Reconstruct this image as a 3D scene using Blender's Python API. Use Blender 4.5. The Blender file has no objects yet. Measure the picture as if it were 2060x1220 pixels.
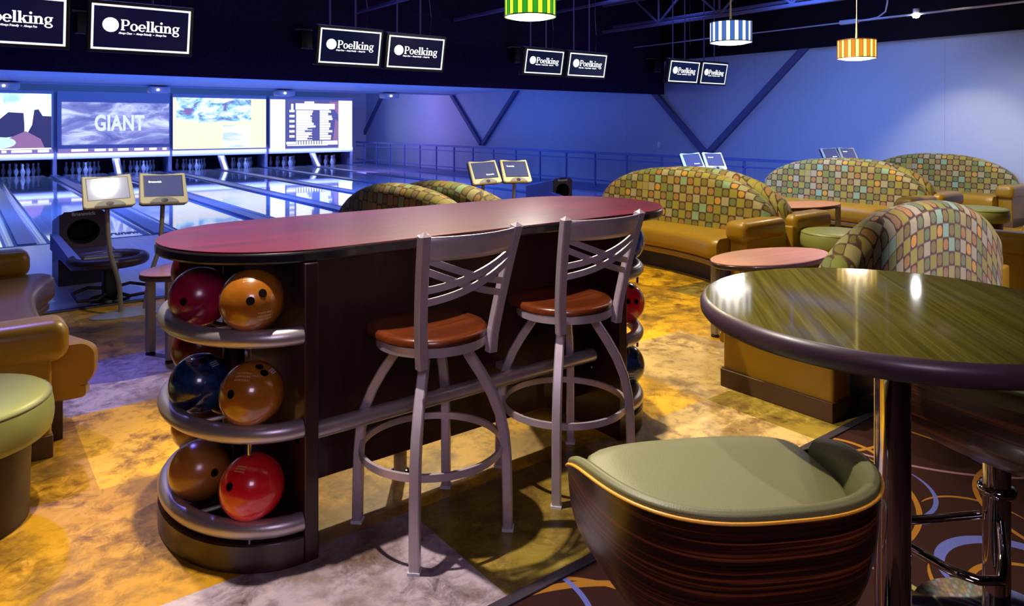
import bpy, math, random
from math import sin, cos, pi, sqrt, radians
from mathutils import Vector, Matrix
random.seed(7)
SC = bpy.context.scene
COL = SC.collection

# ------------------------------------------------------------------ camera, world, exposure, large lights
HEAD = math.atan2(.6122, .7907)          # lens looks 37.7 degrees to the right of the lanes
cam = bpy.data.cameras.new('camera'); cam_o = bpy.data.objects.new('camera', cam); COL.objects.link(cam_o)
cam.sensor_width = 36.0; cam.lens = 1440 / 2060 * 36.0
cam.shift_y = -(610 - 249) / 2060.0
cam.clip_start = .05; cam.clip_end = 200
cam_o.location = (0, 0, 1.5); cam_o.rotation_euler = (pi / 2, 0, -HEAD)
SC.camera = cam_o
SC.view_settings.view_transform = 'Standard'; SC.view_settings.look = 'None'
SC.view_settings.gamma = 1.0; SC.view_settings.use_curve_mapping = False
SC.view_settings.exposure = 0.0
wd = bpy.data.worlds.new('world'); SC.world = wd; wd.use_nodes = True
wd.node_tree.nodes['Background'].inputs[0].default_value = (.12, .09, .30, 1)
wd.node_tree.nodes['Background'].inputs[1].default_value = .06

def lamp(name, kind, loc, energy, color, target=None, size=.1, size_y=None, spot=None, blend=.4, spread=180):
    l = bpy.data.lights.new(name, kind); l.energy = energy; l.color = color
    if kind == 'AREA':
        l.shape = 'RECTANGLE'; l.size = size; l.size_y = size_y or size; l.spread = radians(spread)
    else:
        l.shadow_soft_size = size
    if kind == 'SPOT':
        l.spot_size = radians(spot); l.spot_blend = blend
    o = bpy.data.objects.new(name, l); COL.objects.link(o); o.location = loc
    if target is not None:
        o.rotation_euler = (Vector(target) - Vector(loc)).to_track_quat('-Z', 'Y').to_euler()
    return o

BLUE = (.11, .29, 1.0); VIOLET = (.50, .32, 1.0); WARM = (1.0, .84, .50); COOL = (.80, .78, 1.0)
# blue area lights over the approach, the lanes and inside the pin deck
lamp('approach_blue_light', 'AREA', (4.5, 8.6, 4.2), 200, (.16, .24, 1.0), (4.5, 8.9, 0), 14, .6, spread=95)
lamp('lane_blue_light', 'AREA', (4.6, 14.5, 2.40), 480, BLUE, (4.6, 15.0, 0), 10.5, 2.5, spread=140)
lamp('lane_ceiling_blue_light', 'AREA', (5.5, 17.0, .9), 60, BLUE, (5.5, 17.2, 4), 12, 3.0)
lamp('mask_blue_light', 'AREA', (5.5, 20.8, 3.4), 200, BLUE, (5.5, 24.3, 1.2), 12, 1.0)
lamp('pin_deck_blue_light', 'AREA', (6.0, 24.25, .60), 60, (.30, .42, 1.0), (6.0, 24.8, .1), 11.5, .12)
lamp('wall_wash_blue_light', 'AREA', (10.2, 6.0, 3.9), 165, BLUE, (12.7, 6.2, 1.2), 1.0, 8.5, spread=120)
lamp('wall_wash_blue_light', 'AREA', (10.2, 15.0, 2.35), 48, BLUE, (12.7, 15.0, 1.2), .6, 9)
lamp('wall_wash_violet_light', 'AREA', (10.8, 20.5, 2.35), 85, VIOLET, (12.7, 21.0, 1.4), .6, 8)
# track spots over the lounge, with added spots and a fill light
lamp('wall_white_spot', 'SPOT', (9.4, 3.3, 2.7), 270, (.82, .86, 1.0), (12.7, 3.7, .45), .3, spot=72, blend=1.0)
lamp('bar_track_spot', 'SPOT', (.72, 2.57, 3.9), 700, (1.0, .86, .76), (1.35, 2.1, 0), .035, spot=62, blend=.5)
lamp('left_floor_track_spot', 'SPOT', (.45, 4.3, 3.9), 520, (1.0, .88, .58), (.50, 2.05, 0), .05, spot=30, blend=.8)
lamp('bar_end_added_spot', 'SPOT', (3.0, 5.4, 3.9), 110, (1.0, .90, .70), (2.1, 3.05, 1.0), .05, spot=19, blend=1.0)  # added spot without a fixture, brightens a patch of the bar top
lamp('aisle_track_spot', 'SPOT', (3.3, 2.9, 3.9), 640, WARM, (3.25, 2.75, 0), .05, spot=44, blend=.6)
lamp('lounge_track_spot', 'SPOT', (4.4, 4.7, 3.9), 640, WARM, (5.3, 4.5, 0), .06, spot=70, blend=.5)
lamp('lounge_track_spot', 'SPOT', (8.0, 4.5, 3.9), 620, WARM, (9.0, 4.5, .4), .06, spot=72, blend=.5)
lamp('lounge_track_spot', 'SPOT', (11.0, 4.2, 3.9), 260, WARM, (12.0, 4.6, .2), .06, spot=60, blend=.5)
lamp('far_side_track_spot', 'SPOT', (3.5, 5.6, 3.9), 760, WARM, (1.9, 3.2, 0), .05, spot=58, blend=.5)
lamp('console_added_spot', 'SPOT', (1.4, 3.9, 3.9), 230, (1, .92, .75), (1.1, 6.2, 1.0), .05, spot=22, blend=.5)  # added pair of spots that brighten the cream consoles
lamp('console_added_spot', 'SPOT', (5.2, 4.0, 3.9), 230, (1, .92, .80), (4.6, 6.2, 1.0), .05, spot=22, blend=.5)
lamp('couch_back_track_spot', 'SPOT', (4.2, -.6, 3.9), 1500, (.80, .70, 1.0), (5.0, 1.8, .75), .06, spot=30, blend=.7)
lamp('stool_fill_light', 'AREA', (-.4, -.9, 2.6), 26, (.88, .68, 1.0), (1.7, 2.2, .6), 1.0, .8)
lamp('left_aisle_violet_spot', 'SPOT', (.2, 6.4, 3.9), 620, (.30, .25, 1.0), (.80, 4.3, 0), .05, spot=44, blend=1.0)
lamp('table_pin_spot', 'SPOT', (2.3, 1.9, 3.9), 120, (.95, .92, 1.0), (1.7, .9, .9), .05, spot=42, blend=.6)

# ------------------------------------------------------------------ node helpers
class NT:
    def __init__(s, name):
        s.m = bpy.data.materials.new(name); s.m.use_nodes = True
        s.t = s.m.node_tree; s.n = s.t.nodes; s.b = s.n['Principled BSDF']
    def put(s, node, i, v):
        if v is None: return
        if isinstance(v, bpy.types.NodeSocket): s.t.links.new(v, node.inputs[i])
        else:
            if isinstance(v, (tuple, list)) and len(v) == 3 and node.inputs[i].type == 'RGBA': v = (*v, 1)
            node.inputs[i].default_value = v
    def node(s, kind, **kw):
        nd = s.n.new(kind)
        for k, v in kw.items(): setattr(nd, k, v)
        return nd
    def math(s, op, a, b=None, c=None, clamp=False):
        nd = s.node('ShaderNodeMath', operation=op, use_clamp=clamp)
        s.put(nd, 0, a); s.put(nd, 1, b); s.put(nd, 2, c); return nd.outputs[0]
    def mix(s, f, a, b, mode='MIX'):
        nd = s.node('ShaderNodeMix', data_type='RGBA', blend_type=mode)
        s.put(nd, 0, f); s.put(nd, 6, a); s.put(nd, 7, b); return nd.outputs[2]
    def ramp(s, f, stops, interp='LINEAR'):
        nd = s.node('ShaderNodeValToRGB'); r = nd.color_ramp; r.interpolation = interp
        while len(r.elements) < len(stops): r.elements.new(.5)
        for e, (p, c) in zip(r.elements, stops): e.position = p; e.color = (*c, 1) if len(c) == 3 else c
        s.put(nd, 0, f); return nd.outputs[0]
    def noise(s, vec=None, scale=5, detail=2, rough=.5, dist=0, col=False):
        nd = s.node('ShaderNodeTexNoise'); s.put(nd, 'Vector', vec)
        s.put(nd, 'Scale', scale); s.put(nd, 'Detail', detail); s.put(nd, 'Roughness', rough); s.put(nd, 'Distortion', dist)
        return nd.outputs[1 if col else 0]
    def coord(s, which='Object'): return s.node('ShaderNodeTexCoord').outputs[which]
    def mapv(s, vec, scale=(1, 1, 1), loc=(0, 0, 0), rot=(0, 0, 0)):
        nd = s.node('ShaderNodeMapping'); s.put(nd, 0, vec); nd.inputs[1].default_value = loc
        nd.inputs[2].default_value = rot; nd.inputs[3].default_value = scale; return nd.outputs[0]
    def xyz(s, vec):
        nd = s.node('ShaderNodeSeparateXYZ'); s.put(nd, 0, vec); return nd.outputs
    def comb(s, x, y, z=0):
        nd = s.node('ShaderNodeCombineXYZ'); s.put(nd, 0, x); s.put(nd, 1, y); s.put(nd, 2, z); return nd.outputs[0]
    def white(s, vec):
        nd = s.node('ShaderNodeTexWhiteNoise', noise_dimensions='3D'); s.put(nd, 0, vec); return nd.outputs[0]
    def bump(s, h, strength=.2, dist=.01):
        nd = s.node('ShaderNodeBump'); s.put(nd, 'Height', h); nd.inputs['Strength'].default_value = strength
        nd.inputs['Distance'].default_value = dist; s.t.links.new(nd.outputs[0], s.b.inputs['Normal'])
    def set(s, **kw):
        for k, v in kw.items():
            s.put(s.b, {'color': 'Base Color', 'rough': 'Roughness', 'metal': 'Metallic', 'coat': 'Coat Weight',
                        'coat_rough': 'Coat Roughness', 'spec': 'Specular IOR Level', 'em': 'Emission Color',
                        'em_s': 'Emission Strength', 'sheen': 'Sheen Weight', 'ior': 'IOR', 'alpha': 'Alpha'}[k], v)
        return s.m

def plain(name, color, rough=.5, metal=0, coat=0, var=.12, scale=18, bump=0, bscale=200, spec=.5):
    t = NT(name); c = t.coord()
    n = t.noise(c, scale, 3)
    col = t.mix(n, tuple(x * (1 - var) for x in color), tuple(min(1, x * (1 + var)) for x in color))
    if bump: t.bump(t.noise(c, bscale, 2), bump, .004)
    return t.set(color=col, rough=rough, metal=metal, coat=coat, spec=spec)

def glow(name, color, s, body=(.02, .02, .02)):
    return NT(name).set(color=body, rough=.6, em=color, em_s=s)

def wood(name, dark, light, axis=0, scale=1.0, rough=.3, coat=.6, rings=28, dist=3.0, coat_rough=.08):
    t = NT(name); c = t.coord()
    sc = [rings * scale] * 3; sc[axis] = 1.2 * scale
    n = t.noise(t.mapv(c, tuple(sc)), 1.0, 6, .6, dist * .2)
    n2 = t.noise(t.mapv(c, tuple(x * .2 for x in sc)), 1.0, 3, .5, .5)
    f = t.math('ADD', t.math('MULTIPLY', n, .75), t.math('MULTIPLY', n2, .35))
    return t.set(color=t.ramp(f, [(.32, dark), (.72, light)]), rough=rough, coat=coat, coat_rough=coat_rough)

M = {}
M['cherry_top'] = wood('cherry_top', (.045, .001, .010), (.25, .005, .020), 0, 1, .28, 1.0, 20, coat_rough=.24); M['cherry_top'].node_tree.nodes['Principled BSDF'].inputs['Coat IOR'].default_value = 1.9
M['dark_panel'] = wood('dark_mahogany', (.014, .002, .003), (.044, .006, .008), 2, 1, .45, .2, 16)
M['dark_panel_h'] = wood('dark_mahogany_edge', (.013, .003, .004), (.04, .008, .009), 0, 1, .38, .3, 16)
M['black_edge'] = plain('black_rubber_edge', (.012, .010, .016), .3, coat=.3)
M['stool_metal'] = plain('brushed_pewter', (.62, .53, .61), .38, metal=.5, bump=.08, bscale=400)
M['rail_metal'] = NT('brushed_tube'); t = M['rail_metal']
_c = t.coord(); t.bump(t.noise(t.mapv(_c, (30, 300, 300)), 1, 2), .06, .002)
M['rail_metal'] = t.set(color=(.52, .47, .50), rough=.34, metal=.65)
M['chrome'] = NT('polished_chrome').set(color=(.78, .76, .78), rough=.06, metal=1.0)
M['grey_metal'] = plain('grey_painted_metal', (.30, .28, .24), .4, metal=.3)
M['seat_wood'] = wood('stool_seat_wood', (.03, .005, .002), (.20, .040, .008), 0, 1, .3, .6, 22)
M['tan_vinyl'] = plain('tan_vinyl', (.33, .180, .008), .36, coat=.12, var=.10, scale=6, bump=.12, bscale=260)
M['brown_base'] = plain('brown_base_board', (.10, .045, .022), .5)
M['dark_base'] = plain('dark_plinth', (.030, .020, .035), .4)
M['green_vinyl'] = plain('sage_vinyl', (.26, .28, .07), .42, coat=.08, scale=5, bump=.10, bscale=300)
M['sage_pad'] = plain('sage_pad', (.150, .150, .058), .5, scale=5, bump=.10, bscale=300)
M['ottoman_base'] = plain('ottoman_base', (.035, .015, .012), .5)
M['black'] = plain('black_plastic', (.010, .010, .014), .35)
M['hood'] = plain('dark_hood_plastic', (.05, .03, .055), .4)
M['cream'] = plain('cream_plastic', (.92, .84, .54), .4, var=.04)
M['grey_plastic'] = plain('grey_plastic', (.38, .36, .33), .4, var=.04)
M['white_plastic'] = plain('white_plastic', (.7, .7, .78), .4, var=.04)
M['wall_paint'] = plain('painted_panel_wall', (.50, .50, .62), .62, var=.05, scale=2)
M['dark_paint'] = plain('black_painted_steel', (.010, .007, .014), .9, var=.2, spec=.08)
M['brace_paint'] = plain('dark_painted_brace', (.09, .09, .24), .7)
M['beam_paint'] = plain('painted_beam', (.13, .11, .24), .55)
M['conduit'] = plain('bare_conduit', (.45, .40, .50), .4, metal=.3)
M['mask'] = plain('mask_surround', (.36, .34, .56), .5, var=.04)
M['dark_void'] = plain('dark_machine_void', (.006, .006, .014), .7)
M['pin'] = plain('pin_white', (.62, .62, .72), .35, var=.04, coat=.3)
M['rail_paint'] = plain('blue_rail_paint', (.14, .18, .50), .5)
M['pink_table'] = wood('laminate_pink_wood', (.42, .17, .10), (.55, .25, .16), 0, 1, .38, .2, 20)
M['rose_edge'] = plain('dark_table_edge', (.035, .018, .022), .3, coat=.4)
M['trim_metal'] = plain('floor_trim_metal', (.10, .08, .11), .3, metal=.6)
M['screen_glass'] = NT('console_screen_glass').set(color=(.04, .05, .10), rough=.08, em=(.16, .17, .42), em_s=.5)
M['screen_glass_painted_reflection'] = NT('console_screen_painted_reflection').set(color=(.2, .2, .24), rough=.07, em=(.55, .53, .74), em_s=.6)  # pale reflection on the glass put in as emission
M['text_white'] = glow('screen_white', (.95, .97, 1.0), 1.6)
M['tv_dark'] = NT('tv_dark_screen').set(color=(.004, .006, .02), rough=.18, em=(.002, .004, .028), em_s=1.0)
M['border_glow'] = glow('screen_border', (.92, .95, 1.0), 1.5)
M['print_dark'] = plain('printed_blue_letters', (.02, .03, .14), .4)
M['print_pale'] = plain('printed_pale_letters', (.55, .55, .62), .5)
M['gold_print'] = plain('engraved_gold_letters', (.62, .42, .16), .5)
M['hole'] = plain('finger_hole_dark', (.008, .005, .004), .9, spec=.05)

def ball_mat(name, color, color2=None, rough=.08, sc=9, spark=0):
    t = NT(name); c = t.coord(); n = t.noise(c, sc, 4, .6, 1.0)
    col = t.ramp(n, [(.38, color), (.66, color2 or tuple(min(1, x * 1.25) for x in color))])
    return t.set(color=col, rough=.25, coat=1.0, coat_rough=rough)
M['b_orange'] = ball_mat('ball_amber', (.36, .115, .008), (.46, .16, .013))
M['b_brown'] = ball_mat('ball_ochre', (.36, .13, .028), (.42, .16, .03), .25)
M['b_red'] = ball_mat('ball_red', (.72, .010, .018), (.85, .02, .03))
M['b_crimson'] = ball_mat('ball_crimson', (.30, .008, .040), (.42, .012, .07), .22)
M['b_darkred'] = ball_mat('ball_maroon', (.12, .008, .012), (.18, .012, .02), .25)
M['b_navy'] = ball_mat('ball_navy', (.004, .006, .030), (.012, .05, .17), .06, 12)
M['b_blue'] = ball_mat('ball_blue', (.010, .05, .30), (.04, .16, .55), .08, 14)

# patterned couch fabric: woven squares with round medallions, in metres of the cloth itself
def fabric():
    t = NT('retro_square_fabric'); uv = t.xyz(t.coord('UV'))
    S = 1 / .088
    u = t.math('MULTIPLY', uv[0], S); v = t.math('MULTIPLY', uv[1], S)
    cu = t.math('FLOOR', u); cv = t.math('FLOOR', v)
    fu = t.math('SUBTRACT', t.math('SUBTRACT', u, cu), .5); fv = t.math('SUBTRACT', t.math('SUBTRACT', v, cv), .5)
    par = t.math('PINGPONG', t.math('ADD', cu, cv), 1.0)
    extra = t.math('GREATER_THAN', t.white(t.comb(cu, cv, 3.3)), .97)
    par = t.math('MAXIMUM', par, extra)
    r1 = t.white(t.comb(cu, cv, 1.0)); r2 = t.white(t.comb(cu, cv, 2.0))
    pl = t.ramp(r1, [(0, (.30, .26, .018)), (.22, (.34, .27, .06)), (.42, (.17, .21, .02)), (.60, (.36, .32, .15)),
                     (.80, (.22, .38, .20)), (.92, (.27, .22, .012))], 'CONSTANT')
    md = t.ramp(r2, [(0, (.19, .15, .018)), (.32, (.36, .17, .030)), (.55, (.14, .18, .05)), (.78, (.28, .16, .04)),
                     (.90, (.58, .28, .02))], 'CONSTANT')
    e = t.math('POWER', t.math('ADD', t.math('POWER', t.math('ABSOLUTE', fu), 2.6), t.math('POWER', t.math('ABSOLUTE', fv), 2.6)), 1 / 2.6)
    ring = t.math('LESS_THAN', e, .385)
    inner = t.noise(t.comb(t.math('MULTIPLY', u, 1.0), v, 0), 5.5, 2, .6)
    md = t.mix(t.math('MULTIPLY', inner, .35), md, (.10, .05, .01))
    med = t.mix(ring, (.050, .022, .005), md)
    pl = t.mix(t.math('MULTIPLY', t.noise(t.comb(t.math('MULTIPLY', u, 6), t.math('MULTIPLY', v, 1)), 2, 3), .4), pl, (.16, .12, .03))
    edge = t.math('GREATER_THAN', t.math('MAXIMUM', t.math('ABSOLUTE', fu), t.math('ABSOLUTE', fv)), .465)
    col = t.mix(par, med, pl)
    col = t.mix(edge, col, (.11, .06, .02))
    t.bump(t.noise(t.coord('UV'), 900, 1), .15, .002)
    return t.set(color=col, rough=.75, sheen=.15)
M['fabric'] = fabric()

# ------------------------------------------------------------------ mesh builder
class MB:
    def __init__(s): s.v = []; s.f = []; s.uv = {}
    def add(s, vs, fs):
        o = len(s.v); s.v += [tuple(p) for p in vs]; s.f += [tuple(i + o for i in f) for f in fs]; return s
    def box(s, x0, x1, y0, y1, z0, z1):
        return s.add([(x0, y0, z0), (x1, y0, z0), (x1, y1, z0), (x0, y1, z0), (x0, y0, z1), (x1, y0, z1), (x1, y1, z1), (x0, y1, z1)],
                     [(0, 3, 2, 1), (4, 5, 6, 7), (0, 1, 5, 4), (1, 2, 6, 5), (2, 3, 7, 6), (3, 0, 4, 7)])
    def prism(s, poly, z0, z1):
        n = len(poly)
        return s.add([(x, y, z0) for x, y in poly] + [(x, y, z1) for x, y in poly],
                     [tuple(range(n))[::-1], tuple(range(n, 2 * n))] + [(i, (i + 1) % n, n + (i + 1) % n, n + i) for i in range(n)])
    def lathe(s, prof, n=32, c=(0, 0, 0), sx=1, sy=1, caps=True):
        vs = []; fs = []; m = len(prof)
        for i in range(n):
            a = 2 * pi * i / n
            for r, z in prof: vs.append((c[0] + r * cos(a) * sx, c[1] + r * sin(a) * sy, c[2] + z))
        for i in range(n):
            j = (i + 1) % n
            for k in range(m - 1): fs.append((i * m + k, j * m + k, j * m + k + 1, i * m + k + 1))
        if caps and prof[0][0] > 1e-6: fs.append(tuple(i * m for i in range(n))[::-1])
        if caps and prof[-1][0] > 1e-6: fs.append(tuple(i * m + m - 1 for i in range(n)))
        return s.add(vs, fs)
    def sweep(s, path, sect, closed=False, up=(0, 0, 1), caps=True):
        P = [Vector(p) for p in path]; n = len(P); m = len(sect); vs = []; fs = []
        up = Vector(up)
        for i, p in enumerate(P):
            if closed: t = P[(i + 1) % n] - P[i - 1]
            else: t = P[min(i + 1, n - 1)] - P[max(i - 1, 0)]
            t.normalize(); a = t.cross(up)
            if a.length < 1e-3: a = t.cross(Vector((0, 1, 0)))
            a.normalize(); b = a.cross(t)
            for x, y in sect: vs.append(p + a * x + b * y)
        for i in range(n if closed else n - 1):
            j = (i + 1) % n
            for k in range(m): fs.append((i * m + k, i * m + (k + 1) % m, j * m + (k + 1) % m, j * m + k))
        if not closed and caps: fs += [tuple(range(m))[::-1], tuple((n - 1) * m + k for k in range(m))]
        return s.add(vs, fs)
    def tube(s, path, r, n=12, closed=False, **k):
        return s.sweep(path, [(r * cos(2 * pi * i / n), r * sin(2 * pi * i / n)) for i in range(n)], closed, **k)
    def bar(s, path, w, h, closed=False, **k):
        b = min(w, h) * .12
        return s.sweep(path, [(-w/2, -h/2 + b), (-w/2 + b, -h/2), (w/2 - b, -h/2), (w/2, -h/2 + b), (w/2, h/2 - b), (w/2 - b, h/2), (-w/2 + b, h/2), (-w/2, h/2 - b)], closed, **k)
    def rbox(s, x0, x1, y0, y1, z0, z1, r=.02, n=4):      # box with all edges rounded (superellipsoid-like corners)
        cx, cy, cz = (x0 + x1) / 2, (y0 + y1) / 2, (z0 + z1) / 2
        hx, hy, hz = (x1 - x0) / 2 - r, (y1 - y0) / 2 - r, (z1 - z0) / 2 - r
        prof = [(r * cos(-pi/2 + pi/2 * i / n), -hz + r * sin(-pi/2 + pi/2 * i / n)) for i in range(n + 1)] + \
               [(r * cos(pi/2 * i / n), hz + r * sin(pi/2 * i / n)) for i in range(n + 1)]
        vs = []; fs = []; K = 0
        dirs = []
        for q, (sx, sy) in enumerate(((1, 1), (-1, 1), (-1, -1), (1, -1))):
            for i in range(n + 1): dirs.append((sx * hx, sy * hy, q * pi/2 + pi/2 * i / n))
        m = len(dirs)
        for rr, z in prof:
            for ox, oy, a in dirs: vs.append((cx + ox + rr * cos(a), cy + oy + rr * sin(a), cz + z))
        for k in range(len(prof) - 1):
            for i in range(m): fs.append((k * m + i, k * m + (i + 1) % m, (k + 1) * m + (i + 1) % m, (k + 1) * m + i))
        fs += [tuple(range(m))[::-1], tuple((len(prof) - 1) * m + i for i in range(m))]
        return s.add(vs, fs)
    def grid(s, fn, nu, nv, wrapv=False, uvfn=None):
        o = len(s.v); nvv = nv if wrapv else nv + 1
        for i in range(nu + 1):
            for j in range(nvv): s.v.append(tuple(fn(i / nu, j / nv)))
        for i in range(nu):
            for j in range(nv):
                a, b, c, d = (i, j), (i + 1, j), (i + 1, j + 1), (i, j + 1)
                idx = tuple(o + p * nvv + (q % nvv) for p, q in (a, b, c, d))
                if uvfn: s.uv[len(s.f)] = [uvfn(p / nu, q / nv) for p, q in (a, b, c, d)]
                s.f.append(idx)
        return s
    def build(s, name, mat, parent=None, smooth=35, bevel=0, solid=0, loc=None, rot=None):
        me = bpy.data.meshes.new(name); me.from_pydata(s.v, [], s.f); 
        if s.uv:
            l = me.uv_layers.new(name='UVMap')
            for fi, uvs in s.uv.items():
                for li, c in zip(me.polygons[fi].loop_indices, uvs): l.data[li].uv = c
        me.validate(); me.update()
        me.materials.append(M[mat] if isinstance(mat, str) else mat)
        if smooth:
            for p in me.polygons: p.use_smooth = True
            me.set_sharp_from_angle(angle=radians(smooth))
        o = bpy.data.objects.new(name, me); COL.objects.link(o)
        if parent is not None: o.parent = parent
        if loc is not None: o.location = loc
        if rot is not None: o.rotation_euler = rot
        if bevel:
            b = o.modifiers.new('bevel', 'BEVEL'); b.width = bevel; b.segments = 2; b.limit_method = 'ANGLE'
        if solid:
            b = o.modifiers.new('solidify', 'SOLIDIFY'); b.thickness = solid
        return o

def tag(o, label=None, cat=None, group=None, kind=None):
    if label: o['label'] = label
    if cat: o['category'] = cat
    if group: o['group'] = group
    if kind: o['kind'] = kind
    return o
def thing(name, loc, rz, label, cat, group=None):
    o = bpy.data.objects.new(name, None); COL.objects.link(o); o.location = loc; o.rotation_euler = (0, 0, rz)
    o.empty_display_size = .1
    return tag(o, label, cat, group)
def struct(o): o['kind'] = 'structure'; return o
def copy_tree(o, loc=None, rz=None, label=None, parent=None, group=None):
    c = o.copy(); COL.objects.link(c)
    if parent is not None: c.parent = parent
    if loc is not None: c.location = loc
    if rz is not None: c.rotation_euler = (0, 0, rz)
    if label: c['label'] = label
    if group: c['group'] = group
    for ch in list(o.children): copy_tree(ch, parent=c)
    return c

def text(name, body, size, mat, parent, loc, rot, offset=0, shear=0, extrude=.001, sx=1, align='CENTER', space=1.0):
    cu = bpy.data.curves.new(name, 'FONT'); cu.body = body; cu.size = size; cu.offset = offset; cu.shear = shear
    cu.extrude = extrude; cu.align_x = align; cu.align_y = 'CENTER'; cu.space_character = space; cu.resolution_u = 4
    tmp = bpy.data.objects.new(name, cu); COL.objects.link(tmp)
    bpy.context.view_layer.update()
    me = bpy.data.meshes.new_from_object(tmp.evaluated_get(bpy.context.evaluated_depsgraph_get()))
    bpy.data.objects.remove(tmp); me.materials.clear(); me.materials.append(M[mat])
    o = bpy.data.objects.new(name, me); COL.objects.link(o); o.parent = parent
    o.location = loc; o.rotation_euler = rot; o.scale = (sx, 1, 1)
    return o

# ================================================================== THE SETTING
XW, YF, YN, XL = 12.7, 25.8, -3.2, -5.0
TRIM_Y = 1.80
# --- stained tile floor of the lounge: one face per slab, each slab has its own stain colour
GOLD, OCH, OLV, GRY, PALE, BRN = (.78, .42, .003), (.52, .26, .006), (.27, .19, .020), (.44, .36, .42), (.56, .38, .15), (.22, .09, .02)
TS = .92; TX0, TY0 = 3.22 - 10 * .92, 2.43 - 1 * .92
over = {(7, 0): GRY, (8, 0): OLV, (9, 0): PALE, (10, 0): OLV, (6, 0): GOLD, (5, 0): GOLD, (7, 1): OCH, (8, 1): GOLD, (9, 1): GOLD, (10, 1): PALE,
        (6, 1): OCH, (5, 1): GOLD, (6, 2): OCH, (6, 3): GRY, (7, 2): GOLD, (7, 3): GRY, (7, 4): OCH, (8, 2): OLV, (10, 2): GOLD, (9, 2): OLV,
        (11, 1): GOLD, (11, 2): GOLD, (11, 3): OCH, (10, 3): OLV, (9, 3): OLV, (12, 2): OLV, (12, 3): GOLD, (11, 0): OCH, (12, 1): OLV, (8, 3): OCH, (7, 5): OCH, (6, 4): OCH, (6, 5): GOLD}
pal = [GOLD, OCH, OLV, OCH, BRN, GOLD]
xs = [XL] + [TX0 + i * TS for i in range(0, 30) if XL < TX0 + i * TS < XW] + [XW]
ys = [TRIM_Y] + [TY0 + j * TS for j in range(0, 8) if TRIM_Y < TY0 + j * TS < 6.75] + [6.75]
mb = MB(); cols = []
for a, b in zip(xs, xs[1:]):
    for c, d in zip(ys, ys[1:]):
        mb.add([(a, c, 0), (b, c, 0), (b, d, 0), (a, d, 0)], [(0, 1, 2, 3)])
        i = math.floor(((a + b) / 2 - TX0) / TS); j = math.floor(((c + d) / 2 - TY0) / TS)
        cols.append(over.get((i, j), pal[(i * 7 + j * 5 + i * j) % 6]))
t = NT('stained_concrete_slabs'); at = t.node('ShaderNodeVertexColor', layer_name='stain'); c = t.coord()
n1 = t.noise(c, 3.6, 9, .68, .5); n2 = t.noise(c, 13, 9, .75, .7); n3 = t.noise(t.mapv(c, (1, 1, 1), (5, 3, 0)), 1.9, 6, .65, .4)
f = t.math('ADD', t.math('MULTIPLY', n1, .6), t.math('MULTIPLY', n2, .5))
dk = t.mix(1.0, at.outputs[0], (.20, .14, .13), 'MULTIPLY'); lt = t.mix(.30, at.outputs[0], (.85, .60, .25))
col = t.mix(t.ramp(f, [(.42, (0, 0, 0)), (.58, (1, 1, 1))]), dk, at.outputs[0])
col = t.mix(t.math('MULTIPLY', t.ramp(n2, [(.54, (0, 0, 0)), (.68, (1, 1, 1))]), .55), col, lt)
col = t.mix(t.math('MULTIPLY', t.ramp(n3, [(.50, (0, 0, 0)), (.60, (1, 1, 1))]), .62), col, (.11, .055, .012))
t.bump(n2, .10, .004)
mfloor = t.set(color=col, rough=t.math('MULTIPLY_ADD', n2, .25, .30), coat=.15, coat_rough=.25)
fl = mb.build('floor', mfloor, smooth=0); struct(fl)
ca = fl.data.color_attributes.new('stain', 'FLOAT_COLOR', 'CORNER')
for p, cc in zip(fl.data.polygons, cols):
    for li in p.loop_indices: ca.data[li].color = (*cc, 1)

# --- carpet with swirls in front
t = NT('swirl_carpet'); c = t.coord(); X = t.xyz(c)
base = t.mix(t.noise(c, 260, 2), (.022, .008, .007), (.055, .018, .016))
OG, BL, PK, YL = (.46, .20, .025), (.15, .18, .60), (.40, .20, .26), (.36, .34, .10)
arcs = [(2.76, .83, .235, .030, BL, 40, 105), (2.69, .745, .205, .014, OG, 100, 120), (2.73, .75, .33, .013, OG, 170, 60), (4.27, 1.53, .39, .010, PK, 190, 60),
        (4.61, 1.48, .946, .009, OG, 185, 40), (4.13, 1.77, .90, .012, PK, 215, 45), (3.02, 1.05, .20, .009, OG, 30, 60), (3.10, 1.66, .22, .014, OG, 0, 80),
        (3.5, 2.2, .62, .012, OG, 250, 50), (2.96, 1.48, .286, .011, BL, 275, 70), (2.68, 1.735, .572, .013, OG, 285, 60), (2.2, 1.1, .25, .014, YL, 340, 40),
        (1.263, 1.145, .656, .020, OG, 68, 45), (1.30, 1.45, .42, .012, OG, 40, 50), (1.25, 1.75, .33, .012, BL, 345, 30), (3.5, .7, .5, .012, OG, 120, 90),
        (2.2, 1.9, .7, .014, OG, 300, 60), (4.5, .9, .7, .012, OG, 150, 80), (.6, .9, .8, .016, OG, 60, 70), (3.9, 1.1, .35, .010, BL, 120, 60), (1.9, 1.5, .22, .012, BL, 200, 80)]
col = base
for (ax, ay, r, w, cc, am_, hs) in arcs:
    dx = t.math('SUBTRACT', X[0], ax); dy = t.math('SUBTRACT', X[1], ay)
    ds = t.math('SQRT', t.math('ADD', t.math('MULTIPLY', dx, dx), t.math('MULTIPLY', dy, dy)))
    d = t.math('ABSOLUTE', t.math('SUBTRACT', ds, r))
    cd1 = t.math('DIVIDE', t.math('ADD', t.math('MULTIPLY', dx, cos(radians(am_))), t.math('MULTIPLY', dy, sin(radians(am_)))), ds)
    k_ = t.math('DIVIDE', t.math('SUBTRACT', cd1, cos(radians(hs))), 1 - cos(radians(hs)))
    ww = t.math('MULTIPLY', t.math('SQRT', t.math('MAXIMUM', k_, 0)), w * .8)
    m = t.math('MULTIPLY', t.math('LESS_THAN', d, ww), .95)
    col = t.mix(m, col, cc)
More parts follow.
